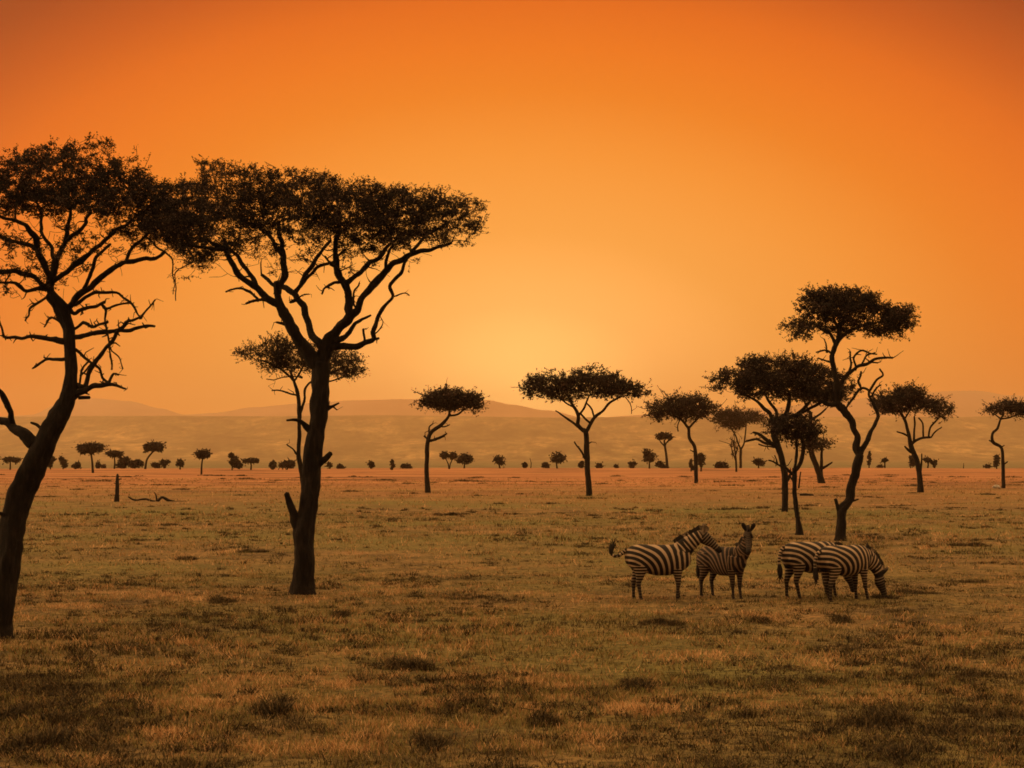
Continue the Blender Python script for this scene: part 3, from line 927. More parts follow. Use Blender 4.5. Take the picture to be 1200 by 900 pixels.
acacia('acacia_tree', (691, 581), 'acacia with a straight trunk, Y fork and wide flat crown in mid view',
       [(691, 581, 8), (689.5, 565, 6.8), (688, 545, 6.4), (687, 510, 6.2), (683, 504, 6)],
       [([(684, 505, 5.4), (677, 498, 5), (677, 487, 4.6), (674, 478, 4), (668, 466, 3)], -0.5), ([(686, 508, 5), (690, 500, 4.6), (697, 489, 4), (708, 481, 3.6), (716, 470, 3), (728, 464, 2.4)], 0.5),
        ([(677, 500, 3.4), (663, 488, 2.6), (650, 482, 1.6)], 0.4), ([(678, 487, 3), (686, 476, 2.6), (690, 464, 2)], 0.7), ([(692, 496, 3), (684, 489, 2.6), (679, 484, 2.4)], -0.1),
        ([(696, 488, 2.6), (693, 479, 2.2), (686, 472, 2)], -0.6), ([(674, 478, 2.6), (655, 465, 2), (640, 458, 1.6)], -0.4)],
       [(627, 454, 13, 12, 0.4), (648, 451, 18, 13, -0.6), (672, 448, 18, 14, 0.6), (695, 445, 18, 15, -0.4), (718, 452, 18, 12, 0.5), (740, 456, 14, 9, -0.2), (752, 461, 7, 6, 0), (665, 462, 26, 8, 0.2), (710, 461, 20, 6, 0.6)],
       300, leaf_px=2.1, n_leaf=50, depth=1.9, stubs=[], dead=[([(687.5, 540, 2.8), (680, 528, 2.2), (674, 518, 1.6)], -0.2), ([(688, 522, 2), (693, 518, 1.4)], 0.1), ([(733, 466, 1.4), (738, 474, 1.2), (739, 484, 1)], 0.1)],
       group='umbrella acacias on the plain', sprigs=18)

acacia('acacia_tree', (816, 566), 'acacia with a wavy trunk and loose ragged crown behind the zebra with raised tail',
       [(816, 566, 5), (815.5, 548, 4.6), (815, 532, 4.4), (813, 522, 4.2), (808, 513, 4), (807, 500, 3.8)],
       [([(807, 502, 3.4), (800, 493, 3), (790, 486, 2.2)], -0.5), ([(808, 501, 3), (815, 493, 2.4), (822, 484, 1.8)], 0.5), ([(803, 496, 2.4), (806, 484, 2)], 0.4)],
       [(777, 480, 13, 10, 0.3), (794, 476, 16, 11, -0.4), (814, 473, 15, 9, 0.4), (829, 479, 9, 8, -0.1), (800, 487, 16, 5, 0.2), (770, 487, 8, 6, 0), (820, 486, 10, 5, 0.3)],
       200, leaf_px=2.0, n_leaf=38, depth=2.0, dead=[([(797, 490, 1.5), (794, 498, 1.3), (796, 506, 1.6)], 0.1), ([(814, 530, 1.6), (809, 527, 1.2)], 0.1)], group='umbrella acacias on the plain', sprigs=16)

acacia('acacia_tree', (868, 549), 'distant acacia with a perfectly flat dark crown left of the spreading acacia',
       [(868, 549, 3.4), (868, 536, 3), (868, 526, 2.8)],
       [([(868, 526, 2.4), (861, 511, 2), (855, 499, 1.6)], -0.8), ([(868, 527, 2.4), (873, 517, 2.2), (873, 500, 1.8)], 0.8), ([(872, 518, 2), (885, 515, 1.6), (894, 512, 1)], 0.2)],
       [(851, 491, 12, 6, 0.6), (867, 489, 16, 6, -0.8), (883, 490, 9, 5, 0.6), (858, 497, 14, 4, 0), (846, 490, 7, 4, 0)],
       150, leaf_px=1.9, n_leaf=40, depth=3.2, group='umbrella acacias on the plain', sprigs=4)
acacia('dead_sapling', (863, 553), 'thin dead sapling with wispy twigs right beside the distant flat crowned acacia',
       [(863, 553, 2.6), (862.5, 540, 2.2), (861, 528, 1.8), (859, 516, 1.4)], [([(862, 540, 1.6), (858, 528, 1.2), (856, 520, 1)], 0.2), ([(862, 534, 1.4), (865, 524, 1)], -0.2)],
       [(861, 526, 5, 10, 0), (858, 518, 4, 6, 0)], 26, leaf_px=1.4, n_leaf=10, depth=0.8, cat='sapling', sprigs=4, spread=(1.6, 2.0))


# ------------------------------------------------------------------ distant trees and bushes along the edge of the plain
def far_plant(kind, px, by, w, h, label, name=None, cat='bush', lean=0.0, group='distant bushes and trees along the edge of the plain'):
    by = max(by, 549.2)
    D = ground_d(by)
    M = D / FPX
    B = at(px, by, D)
    B[2] = ground_z(B[0], B[1]) - 0.05
    Wm, H = w * M, h * M
    name = name or {'umb': 'acacia_tree', 'tree': 'round_tree', 'col': 'column_shrub', 'bush': 'round_bush', 'vee': 'forked_tree', 'snag': 'dead_snag'}[kind]
    root = thing(name, tuple(B), label, cat, group)
    tr, cr = Acc(), Acc()
    LC = []
    j = lambda s: rng.normal() * s

    def blob(c, r, n):
        q = rng.normal(size=(n, 3))
        q /= np.linalg.norm(q, axis=1)[:, None]
        q *= rng.random((n, 1)) ** 0.45 * np.array(r)
        lump = np.array([1 + 0.35 * mnoise.noise(Vector(v / np.linalg.norm(v) * 1.6 + np.array((px, 0, 3)))) for v in q])[:, None]
        q = np.array(c) + q * lump
        # feathery outline: part of the leaves strung out along short sprays
        m = max(4, n // 7)
        so = q[:m]
        dv = (so - np.array(c)) * np.array((0.25, 0.25, 0.2)) + rng.normal(size=(m, 3)) * 0.9 * M
        w = rng.random((m, 5, 1))
        LC.append(q)
        LC.append((so[:, None, :] + dv[:, None, :] * w * 1.6).reshape(-1, 3))
    wood = max(1.6 * M, 0.06 * H)
    if kind == 'umb':
        tx = lean * M
        P, R = smooth_path([(0, 0, -0.1), (tx * 0.2 + j(0.4 * M), 0, H * 0.35), (tx * 0.8, 0, H * 0.62), (tx, 0, H * 0.78)], [wood * 0.7, wood * 0.55, wood * 0.5, wood * 0.35], M)
        tube(tr, P, R, 6)
        for s in (-1, 1):
            tube(tr, [(tx * 0.8, 0, H * 0.6), (tx + s * Wm * 0.2, j(Wm * 0.2), H * 0.72), (tx + s * Wm * 0.32, j(Wm * 0.2), H * 0.8)], [wood * 0.4, wood * 0.3, wood * 0.2], 5)
        ch = min(0.36 * H, 0.5 * Wm)
        for k in range(9):
            u = random.uniform(-0.36, 0.36)
            s = random.uniform(0.6, 1.15)
            blob((tx + Wm * u, j(Wm * 0.16), H - ch * (0.62 - 0.25 * random.random() + 0.5 * abs(u))), (Wm * 0.17 * s, Wm * 0.17 * s, ch * 0.36 * s), int(11 * w) + 6)
        blob((tx, 0, H - ch * 0.5), (Wm * 0.5, Wm * 0.45, ch * 0.42), int(22 * w))
    elif kind == 'tree':
        tube(tr, [(0, 0, -0.1), (j(M * 0.5), 0, H * 0.3), (0, 0, H * 0.6)], [wood * 0.7, wood * 0.5, wood * 0.35], 6)
        for k in range(6):
            s = random.uniform(0.7, 1.2)
            blob((j(Wm * 0.19), j(Wm * 0.2), H * random.uniform(0.42, 0.84)), (Wm * 0.23 * s, Wm * 0.23 * s, H * 0.16 * s), int(14 * w) + 6)
        blob((0, 0, H * 0.64), (Wm * 0.5, Wm * 0.45, H * 0.36), int(14 * w))
    elif kind == 'col':
        tube(tr, [(0, 0, -0.1), (j(M * 0.4), 0, H * 0.5), (j(M * 0.5), 0, H * 0.9)], [wood * 0.5, wood * 0.4, wood * 0.25], 5)
        for k in range(4):
            blob((j(Wm * 0.14), j(Wm * 0.15), H * (0.28 + 0.18 * k)), (Wm * (0.40 - 0.06 * abs(k - 1.5)), Wm * 0.36, H * 0.16), int(16 * w) + 12)
    elif kind == 'bush':
        for s in (-1, 0, 1):
            tube(tr, [(0, 0, -0.1), (s * Wm * 0.15, j(Wm * 0.1), H * 0.35), (s * Wm * 0.25, j(Wm * 0.15), H * 0.65)], [wood * 0.35, wood * 0.3, wood * 0.2], 5)
        for k in range(6):
            blob((Wm * random.uniform(-0.27, 0.27), j(Wm * 0.16), H * random.uniform(0.25, 0.72)), (Wm * 0.26, Wm * 0.26, H * 0.26), int(13 * w) + 8)
    elif kind == 'vee':
        for s in (-1, 1):
            tube(tr, [(0, 0, -0.1), (s * Wm * 0.06, 0, H * 0.3), (s * Wm * 0.22, j(Wm * 0.1), H * 0.62), (s * Wm * 0.32, j(Wm * 0.1), H * 0.8)], [wood * 0.6, wood * 0.5, wood * 0.35, wood * 0.2], 5)
        for k in range(6):
            s = -1 if k % 2 else 1
            blob((s * Wm * random.uniform(0.1, 0.32), j(Wm * 0.15), H * random.uniform(0.66, 0.9)), (Wm * 0.2, Wm * 0.2, H * 0.13), int(13 * w))
    if kind == 'snag':
        tube(tr, [(0, 0, -0.1), (j(M * 0.4), 0, H * 0.5), (lean * M, 0, H)], [w * M * 0.3, w * M * 0.25, w * M * 0.14], 6, knob=0.2)
        link('stem', tr.mesh('stem', [DEADWOOD]), root)
        return root
    link('trunk', tr.mesh('trunk', [BARK]), root)
    LC = np.concatenate(LC)
    leaves(cr, LC, 1.15 * M, np.clip(rng.normal(size=len(LC)) * 0.2 + 0.38, 0, 1))
    link('crown', cr.mesh('crown', [LEAF], smooth=False), root)
    return root


FAR = [
    ('umb', 12, 551, 22, 15, 'small flat topped tree seen low down just left of the big left hand trunk', 'tree'),
    ('col', 59, 551, 9, 18, 'narrow shrub peeping out on the right of the big left hand trunk', 'shrub'),
    ('col', 74, 551, 10, 15, 'ragged upright shrub second to the right of the big left hand trunk', 'shrub'),
    ('bush', 89, 551, 11, 9, 'low rounded bush just left of the round crowned tree', 'bush'),
    ('umb', 109, 554, 33, 37, 'round crowned dark acacia left of the dead stump', 'tree', -3),
    ('bush', 114, 550, 7, 7, 'tiny bush at the foot of the round crowned dark acacia', 'bush'),
    ('bush', 121.5, 549.5, 5, 5, 'tiniest bush between the round crowned acacia and the long thicket', 'bush'),
    ('umb', 134, 551, 19, 22, 'short bushy tree at the left end of the long thicket', 'tree'),
    ('bush', 145, 550.5, 20, 15, 'thick left half of the long dark thicket', 'bush'),
    ('bush', 158, 550.5, 20, 12, 'lower right half of the long dark thicket', 'bush'),
    ('umb', 170, 551, 24, 33, 'leaning tree with its lopsided crown above the right end of the thicket', 'tree', 11),
    ('bush', 182, 550, 12, 7, 'low bush under the crown of the leaning tree', 'bush'),
    ('tree', 192.5, 550, 9, 10, 'small pale leaved tree right of the leaning tree', 'tree'),
    ('tree', 211, 551, 9, 12, 'small dark lollipop shaped tree between leaning tree and bent stemmed tree', 'tree'),
    ('umb', 236, 556, 20, 30, 'bent stemmed little acacia standing alone left of the clump of bushes', 'tree', 1.5),
    ('col', 272, 551, 13, 21, 'pointed tall bush at the left of the clump', 'shrub'),
    ('col', 281, 550, 6, 11, 'narrow low bush in the middle of the clump', 'shrub'),
    ('umb', 294, 550.5, 20, 14, 'wide flat topped bush at the right of the clump', 'bush'),
    ('bush', 320, 550, 10, 12, 'upright bush left of the wide mound near the forked acacia trunk', 'bush'),
    ('bush', 336, 550, 21, 12, 'wide mound shaped bush left of the forked acacia trunk', 'bush'),
    ('tree', 386.5, 549.5, 5, 8, 'tiny tree nearest the right side of the forked acacia trunk', 'tree'),
    ('bush', 399, 549.5, 9, 5, 'small flat bush second right of the forked acacia trunk', 'bush'),
    ('tree', 435, 549.5, 7, 9, 'small tufted tree halfway between forked acacia and sickle trunked acacia', 'tree'),
    ('col', 460, 551, 5, 13, 'thin tufted sapling left of the dome bush', 'shrub'),
    ('bush', 475.5, 549.5, 13, 8, 'dome shaped bush just left of the sickle trunked acacia', 'bush'),
    ('vee', 526.5, 550, 20, 21, 'open V shaped tree just right of the sickle trunked acacia', 'tree'),
    ('tree', 544, 549.5, 16, 17, 'oval bushy tree right of the open V shaped tree', 'tree'),
    ('tree', 586, 549.5, 14, 15, 'egg shaped solid dark bush alone between sickle trunked and Y forked acacias', 'bush'),
    ('bush', 616, 549.2, 8, 7, 'small round bush beside a thin bare snag', 'bush'),
    ('snag', 622, 549.2, 1.8, 12, 'thin bare snag beside a small round bush', 'snag', -1),
    ('bush', 639.5, 549.2, 9, 8, 'compact round bush left of the tree with visible stem', 'bush'),
    ('tree', 653, 549.5, 18, 21, 'round crowned tree with visible stem left of the Y forked acacia', 'tree'),
    ('col', 681, 549.2, 7, 9, 'small bush touching the left of the Y forked trunk', 'bush'),
    ('bush', 702, 549.2, 8, 7, 'small bush first to the right of the Y forked trunk', 'bush'),
    ('bush', 722, 549.2, 5, 4, 'lowest speck of a bush right of the Y forked trunk', 'bush'),
    ('bush', 742, 549.2, 9, 9, 'round bush left of the fan shaped tree', 'bush'),
    ('tree', 761, 549.5, 16, 23, 'fan shaped dense tree left of the slender lollipop tree', 'tree'),
    ('umb', 782, 549.2, 18, 43, 'slender tall stemmed tree with a small lollipop crown', 'tree', -3.5),
    ('bush', 775, 549.2, 13, 9, 'bush at the foot of the slender lollipop tree', 'bush'),
    ('col', 810, 551, 5, 15, 'wispy thin shrub touching the wavy trunk on its left', 'shrub'),
    ('tree', 821.5, 552, 10, 22, 'tree half behind the wavy trunk on its right', 'tree'),
    ('bush', 844, 549.2, 17, 8, 'long low bush between wavy trunk and flat crowned acacia', 'bush'),
    ('tree', 889, 549.2, 11, 12, 'small round tree under the dead arms of the spreading acacia', 'tree'),
    ('col', 1018.5, 549.5, 5, 20, 'slim tall column shrub right of the curved trunk', 'shrub'),
    ('bush', 1031, 549.2, 6, 4, 'low speck of a bush right of the slim column shrub', 'bush'),
    ('umb', 1037, 549.2, 6, 11, 'tiny flat topped tree third right of the curved trunk', 'tree'),
    ('col', 1067, 550, 9, 15, 'shrub half hidden left of the trunk with many inner branches', 'shrub'),
    ('umb', 1087, 549.2, 9, 12, 'tiny umbrella tree first right of the trunk with many inner branches', 'tree'),
    ('tree', 1095.5, 549.2, 6, 9, 'tiny tree second right of the trunk with many inner branches', 'tree'),
    ('snag', 1129, 549.2, 1.8, 6, 'short bare post of dead wood in the gap at right', 'snag', 0.3),
    ('bush', 1157, 549.2, 7, 4, 'flat low bush left of the crooked trunk at the right edge', 'bush'),
    ('col', 1168, 550, 8, 17, 'upright shrub touching the crooked trunk at the right edge', 'shrub'),
]
for e in FAR:
    far_plant(e[0], e[1], e[2], e[3], e[4], e[5], cat=e[6], lean=e[7] if len(e) > 7 else 0.0)


# ------------------------------------------------------------------ stump, fallen wood, rock
def simple_wood(name, base, lines, label, cat):
    D = ground_d(base[1])
    M = D / FPX
    B = at(base[0], base[1], D)
    B[2] = 0
    a = Acc()
    for pts, dy in lines:
        P = np.array([at(q[0], q[1], D + dy * i / max(1, len(pts) - 1)) - B for i, q in enumerate(pts)])
        R = np.array([q[2] * M * 0.5 for q in pts])
        P, R = smooth_path(P, R, 1.5 * M)
        tube(a, P, R, 8, 0, 0.3)
    o = link(name, a.mesh(name, [DEADWOOD]), None, tuple(B))
    return tag(o, label, cat)


simple_wood('dead_stump', (137, 588), [([(137, 589, 7), (137, 580, 5.6), (137.4, 570, 4.6), (137.6, 560, 3.4), (137.8, 555.5, 2)], 0), ([(139, 562, 1.8), (142.5, 561, 1)], 0.2), ([(136, 567, 1.6), (133.5, 566, 1)], 0.1)],
            'standing dead stump left of the large forked acacia', 'stump')
simple_wood('fallen_branch', (195, 588), [([(150, 582, 1.6), (158, 586, 2.2), (170, 585, 2.4), (183, 588, 3), (190, 583, 3), (197, 586, 3), (206, 588, 2.6), (218, 587.5, 1.6)], 0.8),
                                          ([(184, 587, 2.2), (183, 581, 1.8), (181, 577, 1)], -0.3), ([(190, 583, 2), (186, 585, 1.6)], 0.3)],
            'fallen dead branch lying in the grass right of the stump', 'branch')
simple_wood('fallen_log', (945, 581), [([(938, 580, 3), (945, 580, 4), (953, 580.4, 3)], 0.5)], 'short dark fallen log in the far grass between the right hand acacias', 'log')
simple_wood('fallen_branch', (30, 734), [([(18, 738, 6), (26, 735, 4), (36, 737, 3), (44, 738, 1.6)], 0.2)], 'broken stick lying at the foot of the left edge acacia', 'branch')

D = ground_d(572)
bm = bmesh.new()
bmesh.ops.create_icosphere(bm, subdivisions=3, radius=0.42)
for v in bm.verts:
    v.co *= 1 + 0.3 * mnoise.noise(v.co * 3)
    v.co.z *= 0.6
me = bpy.data.meshes.new('pale_rock')
bm.to_mesh(me)
bm.free()
me.materials.append(ROCK)
q = at(1168, 572, D)
tag(link('pale_rock', me, None, (q[0], q[1], 0.1)), 'small pale rock at the foot of the crooked right edge acacia', 'rock')


# ------------------------------------------------------------------ zebras
def seg_field(V, pts, rads):
    """normalised distance to a chain, and arc length along it"""
    best = np.full(len(V), 1e9)
    arc = np.zeros(len(V))
    s0 = 0.0
    for (a, ra), (b, rb) in zip(zip(pts[:-1], rads[:-1]), zip(pts[1:], rads[1:])):
        a, b = np.array(a, float), np.array(b, float)
        d = b - a
        L = np.linalg.norm(d)
        tt = np.clip(((V - a) @ d) / (L * L), 0, 1)
        dist = np.linalg.norm(V - (a + tt[:, None] * d), axis=1) / (ra + (rb - ra) * tt)
        k = dist < best
        best[k] = dist[k]
        arc[k] = s0 + tt[k] * L
        s0 += L
    return best, arc


def loft(bm, st, sides=20):
    """closed loft; stations: centre, half width, half height, tangent taken from the chain"""
    rings = []
    C = np.array([s[0] for s in st], float)
    T = np.gradient(C, axis=0)
    T /= np.linalg.norm(T, axis=1)[:, None]
    for (c, w, h), tv in zip(st, T):
        tv = Vector(tv)
        side = Vector((0, 1, 0)) if len(st[0]) == 3 else Vector((0, 1, 0))
        if loft.side is not None:
            side = loft.side
        side = (side - tv * side.dot(tv)).normalized()
        up = side.cross(tv).normalized()
        rings.append([bm.verts.new(Vector(c) + side * (w * math.cos(a)) + up * (h * math.sin(a))) for a in np.linspace(0, 2 * PI, sides, endpoint=False)])
    for r0, r1 in zip(rings, rings[1:]):
        for i in range(sides):
            bm.faces.new((r0[i], r0[(i + 1) % sides], r1[(i + 1) % sides], r1[i]))
    bm.faces.new(rings[0][::-1])
    bm.faces.new(rings[-1])


loft.side = None


def bez(p0, p1, p2, n):
    p0, p1, p2 = map(np.array, (p0, p1, p2))
    s = np.linspace(0, 1, n)[:, None]
    return p0 * (1 - s) ** 2 + 2 * p1 * s * (1 - s) + p2 * s * s


def zebra(px, D, yaw, scale, label, poll, nose, legs, tail, neck_ctrl=None, head_side=None, slim=1.0, COAT=COAT_ADULT, per=1.0):
    """local axes: x forward, y to its left, z up; metres of an adult with a 1.32 m back"""
    B = at(px, 600, D)
    root = thing('zebra', (B[0], D, -0.03), label, 'zebra', 'zebras grazing in the open', math.radians(yaw))
    root.scale = (scale,) * 3
    bm = bmesh.new()
    S = slim
    torso = [((-0.79, 0, 1.03), .05 * S, .09), ((-0.75, 0, 1.03), .13 * S, .17), ((-0.66, 0, 1.03), .205 * S, .245), ((-0.5, 0, 1.02), .255 * S, .30), ((-0.3, 0, .99), .275 * S, .325),
             ((-0.05, 0, .95), .30 * S, .355), ((.18, 0, .95), .30 * S, .355), ((.38, 0, .98), .265 * S, .335), ((.54, 0, 1.0), .215 * S, .285), ((.66, 0, 1.02), .15 * S, .21), ((.73, 0, 1.03), .07 * S, .11)]
    loft.side = Vector((0, 1, 0))
    loft(bm, torso, 24)
    chains = {'torso': ([s[0] for s in torso], [(s[1] + s[2]) / 2 for s in torso])}
    # neck
    poll, nose = np.array(poll, float), np.array(nose, float)
    ctrl = np.array(neck_ctrl, float) if neck_ctrl is not None else (np.array((0.5, 0, 1.08)) + poll) / 2 + np.array((0, 0, 0.05))
    npts = bez((0.40, 0, 1.05), ctrl, poll, 7)
    nh = np.linspace(0.265, 0.125, 7) * np.linspace(1, 0.6 + 0.4 * S, 7)
    nw = np.linspace(0.16, 0.085, 7) * np.linspace(1, 0.5 + 0.5 * S, 7)
    loft(bm, [(tuple(p_), w_, h_) for p_, w_, h_ in zip(npts, nw, nh)], 18)
    chains['neck'] = ([tuple(p_) for p_ in npts], list((nh + nw) / 2))
    # head
    hd = nose - poll
    HL = np.linalg.norm(hd)
    hd /= HL
    if head_side is not None:
        loft.side = Vector(head_side)
    sv = loft.side - Vector(hd) * loft.side.dot(Vector(hd))
    sv.normalize()
    up = np.array(sv.cross(Vector(hd)))
    if up[2] < 0 and abs(hd[2]) < 0.9:
        up = -up
    # 'front' of the face is away from the throat
    thr = npts[-2] - poll
    if up @ thr > 0:
        up = -up
    prof = [(-0.10, .05, .05, .0), (-0.03, .085, .10, 0), (0.1, .10, .135, -.02), (0.25, .098, .145, -.035), (0.42, .08, .115, -.02), (0.6, .062, .085, -.005), (0.78, .06, .075, 0), (0.92, .062, .072, 0), (1.0, .05, .055, 0), (1.03, .025, .025, 0)]
    loft(bm, [(tuple(poll + hd * HL * s + up * o), w, h) for s, w, h, o in prof], 16)
    chains['head'] = ([tuple(poll), tuple(nose)], [0.13, 0.07])
    # ears
    for s in (-1, 1):
        b0 = poll + np.array(sv) * s * 0.065 + up * 0.06 - hd * 0.02
        e = np.array(sv) * s * 0.40 + up * 0.62 - hd * 0.62
        e /= np.linalg.norm(e)
        loft.side = Vector(np.cross(e, up * 0.6 + hd * 0.8))
        loft(bm, [(tuple(b0 - e * 0.03), .022, .022), (tuple(b0 + e * 0.03), .042, .030), (tuple(b0 + e * 0.09), .060, .030), (tuple(b0 + e * 0.145), .058, .028), (tuple(b0 + e * 0.185), .040, .022), (tuple(b0 + e * 0.20), .020, .014)], 10)
        chains['ear%d' % s] = ([tuple(b0), tuple(b0 + e * 0.2)], [.03, .04])
    # legs
    loft.side = Vector((0, 1, 0))
    for i, (fx, kx) in enumerate(legs):       # order: front left, front right, hind left, hind right; fx = foot shift, kx = knee shift
        s = 1 if i % 2 == 0 else -1
        if i < 2:
            st = [((.44, .115 * s, 1.08), .11, .17), ((.43, .14 * s, .92), .115, .17), ((.41 + kx * .2, .145 * s, .74), .09, .12), ((.42 + kx * .6, .135 * s, .58), .065, .078),
                  ((.43 + kx, .125 * s, .42), .052, .058), ((.425 + kx, .125 * s, .37), .048, .052), ((.42 + kx * .5 + fx * .5, .12 * s, .27), .033, .036), ((.42 + fx, .12 * s, .13), .036, .040),
                  ((.435 + fx, .12 * s, .07), .034, .038), ((.455 + fx, .12 * s, .035), .045, .05), ((.465 + fx, .12 * s, 0.0), .052, .06)]
        else:
            st = [((-.52, .12 * s, 1.12), .12, .20), ((-.50, .145 * s, .95), .14, .235), ((-.46 + kx * .1, .155 * s, .80), .12, .19), ((-.49 + kx * .4, .15 * s, .66), .088, .125), ((-.55 + kx * .8, .14 * s, .54), .06, .082),
                  ((-.595 + kx, .13 * s, .45), .05, .066), ((-.59 + kx * .8 + fx * .2, .13 * s, .38), .043, .05), ((-.58 + kx * .4 + fx * .6, .13 * s, .25), .035, .04), ((-.575 + fx, .13 * s, .13), .037, .042),
                  ((-.555 + fx, .13 * s, .07), .035, .04), ((-.535 + fx, .13 * s, .035), .045, .05), ((-.525 + fx, .13 * s, 0.0), .05, .058)]
        loft.side = Vector((0, 1, 0))
        loft(bm, st, 12)
        chains['leg%d' % i] = ([q_[0] for q_ in st], [(q_[1] + q_[2]) / 2 for q_ in st])
    bmesh.ops.recalc_face_normals(bm, faces=bm.faces)
    me = bpy.data.meshes.new('zebra_raw')
    bm.to_mesh(me)
    bm.free()
    tmp = bpy.data.objects.new('zebra_raw', me)
    COL.objects.link(tmp)
    rm = tmp.modifiers.new('r', 'REMESH')
    rm.mode = 'VOXEL'
    rm.voxel_size = 0.014
    sm = tmp.modifiers.new('s', 'SMOOTH')
    sm.iterations = 5
    sm.factor = 0.5
    dg = bpy.context.evaluated_depsgraph_get()
    body = bpy.data.meshes.new_from_object(tmp.evaluated_get(dg))
    bpy.data.objects.remove(tmp)
    body.name = 'body'
    nv = len(body.vertices)
    V = np.empty(nv * 3)
    body.vertices.foreach_get('co', V)
    V = V.reshape(-1, 3)
    x, y, z = V.T
    # ---- stripes: true coat pattern, measured along the animal
    dn, an, ph = {}, {}, {}
    for k, (pts, rads) in chains.items():
        dn[k], an[k] = seg_field(V, pts, rads)
    kk = np.clip((0.75 - x) / 1.15, 0, 1)
    kk = 0.40 + 0.60 * kk * kk * (3 - 2 * kk)
    dist = np.sqrt((x + 0.74) ** 2 + (kk * (z - 0.46)) ** 2)
    ph['torso'] = dist / (0.118 * per)
    x0 = math.sqrt((0.40 + 0.74) ** 2 + (0.51 * 0.6) ** 2) / (0.118 * per)
    ph['neck'] = x0 + an['neck'] / (0.098 * per)
    Ln = sum(np.linalg.norm(npts[i + 1] - npts[i]) for i in range(6))
    ph['head'] = x0 + Ln / (0.098 * per) + an['head'] / (0.062 * per)
    wts, num = 0, 0
    stripes = {}
    for k in ('torso', 'neck', 'head'):
        stripes[k] = np.sin(2 * PI * ph[k])
    for i in range(4):
        stripes['leg%d' % i] = np.sin(2 * PI * (z / (0.062 if i < 2 else 0.068) + 0.3 * np.abs(y)))
    for k, sv_ in stripes.items():
        dd = dn[k].copy()
        if k.startswith('leg'):
            lim = 0.74 if k in ('leg0', 'leg1') else 0.80
            dd = dd + np.clip((z - lim) * 9.0, 0, 5)
        if k == 'torso':
            dd = dd + np.clip((0.62 - z) * 12, 0, 6)
        w = np.exp(-7.0 * dd)
        num = num + w * sv_
        wts = wts + w
    stripe = num / np.maximum(wts, 1e-9)
    # pale belly line, dark spine line, dark muzzle, ears, hooves and shins
    dark = np.zeros(nv)
    onh = dn['head'] < np.minimum(dn['neck'], dn['torso'])
    dark = np.where(onh, np.clip((an['head'] / HL - 0.74) / 0.10, 0, 1), dark)
    dark = np.maximum(dark, np.clip(1 - (z - 0.045) / 0.02, 0, 1))
    for s in (-1, 1):
        k = 'ear%d' % s
        dark = np.where(dn[k] < 0.9 * np.minimum(dn['head'], dn['neck']), 0.75, dark)
    spine = (np.abs(y) < 0.02) & (z > 1.15) & (x < 0.4) & (dn['torso'] < 1.4)
    dark = np.where(spine, 0.9, dark)
    shin = np.clip((0.70 - z) / 0.35, 0, 1) * 0.85
    dark = np.maximum(dark, shin)
    dark = np.where(onh, np.maximum(dark, 0.58), dark)
    for nm, arr in (('stripe', stripe), ('dirt', dark)):
        at_ = body.attributes.new(nm, 'FLOAT', 'POINT')
        at_.data.foreach_set('value', arr.astype(np.float32))
    body.polygons.foreach_set('use_smooth', np.ones(len(body.polygons), bool))
    body.materials.clear()
    body.materials.append(COAT)
    link('body', body, root)
    # ---- mane: an upright brush along the crest, striped like the neck
    a = Acc()
    tn = np.gradient(npts, axis=0)
    tn /= np.linalg.norm(tn, axis=1)[:, None]
    base_p, P2 = [], []
    pth = np.vstack([npts, poll + up * 0.03 + hd * 0.06])
    hh = np.append(nh, 0.10)
    tn = np.vstack([tn, hd])
    fine, _ = smooth_path(pth, hh, 0.02)
    hf = np.interp(np.linspace(0, 1, len(fine)), np.linspace(0, 1, len(pth)), hh)
    tf = np.gradient(fine, axis=0)
    tf /= np.linalg.norm(tf, axis=1)[:, None]
    sref = np.array((0, 1.0, 0))
    mv, mf, mt = [], [], []
    st0 = 8
    for i in range(st0, len(fine)):
        blend = max(0.0, (i / len(fine) - 0.7) / 0.3)
        sd = sref * (1 - blend) + np.array(sv) * blend
        sd /= np.linalg.norm(sd)
        un = np.cross(tf[i], sd) * -1
        # pick the side of the crest: away from the throat
        if un @ (np.array((0.1, 0, 1.0)) if poll[2] > 0.9 else np.array((0.75, 0, 0.6))) < 0:
            un = -un
        top = 0.085 + 0.02 * rng.normal() * 0.6
        if i in (st0, len(fine) - 1):
            top *= 0.4
        c0 = fine[i] + un * (hf[i] - 0.03)
        c1 = fine[i] + un * (hf[i] + top) + tf[i] * 0.015
        for c, wd in ((c0, 0.028), (c1, 0.012)):
            mv += [c - sd * wd, c + sd * wd]
        mt += [0, 0, 0, 0]
    n = len(fine) - st0
    for i in range(n - 1):
        b = i * 4
        mf += [(b, b + 2, b + 6, b + 4), (b + 1, b + 5, b + 7, b + 3), (b + 2, b + 3, b + 7, b + 6), (b, b + 4, b + 5, b + 1)]
    mf += [(0, 1, 3, 2), (4 * n - 4, 4 * n - 2, 4 * n - 1, 4 * n - 3)]
    a.add(mv, mf)
    me = a.mesh('mane', [COAT], smooth=False)
    MV = np.array(mv)
    _, arcm = seg_field(MV, *chains['neck'])
    at_ = me.attributes.new('stripe', 'FLOAT', 'POINT')
    at_.data.foreach_set('value', (np.sin(2 * PI * (x0 + arcm / (0.098 * per))) - 0.35).astype(np.float32))
    at_ = me.attributes.new('dirt', 'FLOAT', 'POINT')
    at_.data.foreach_set('value', np.tile([0.0, 0.0, 0.85, 0.85], n).astype(np.float32))
    link('mane', me, root)
    # ---- tail: striped dock and a dark tuft
    a = Acc()
    P, R = smooth_path(tail, np.linspace(0.045, 0.022, len(tail)), 0.03)
    k = int(len(P) * 0.62)
    tube(a, P[:k + 1], R[:k + 1], 8, 0, 0)
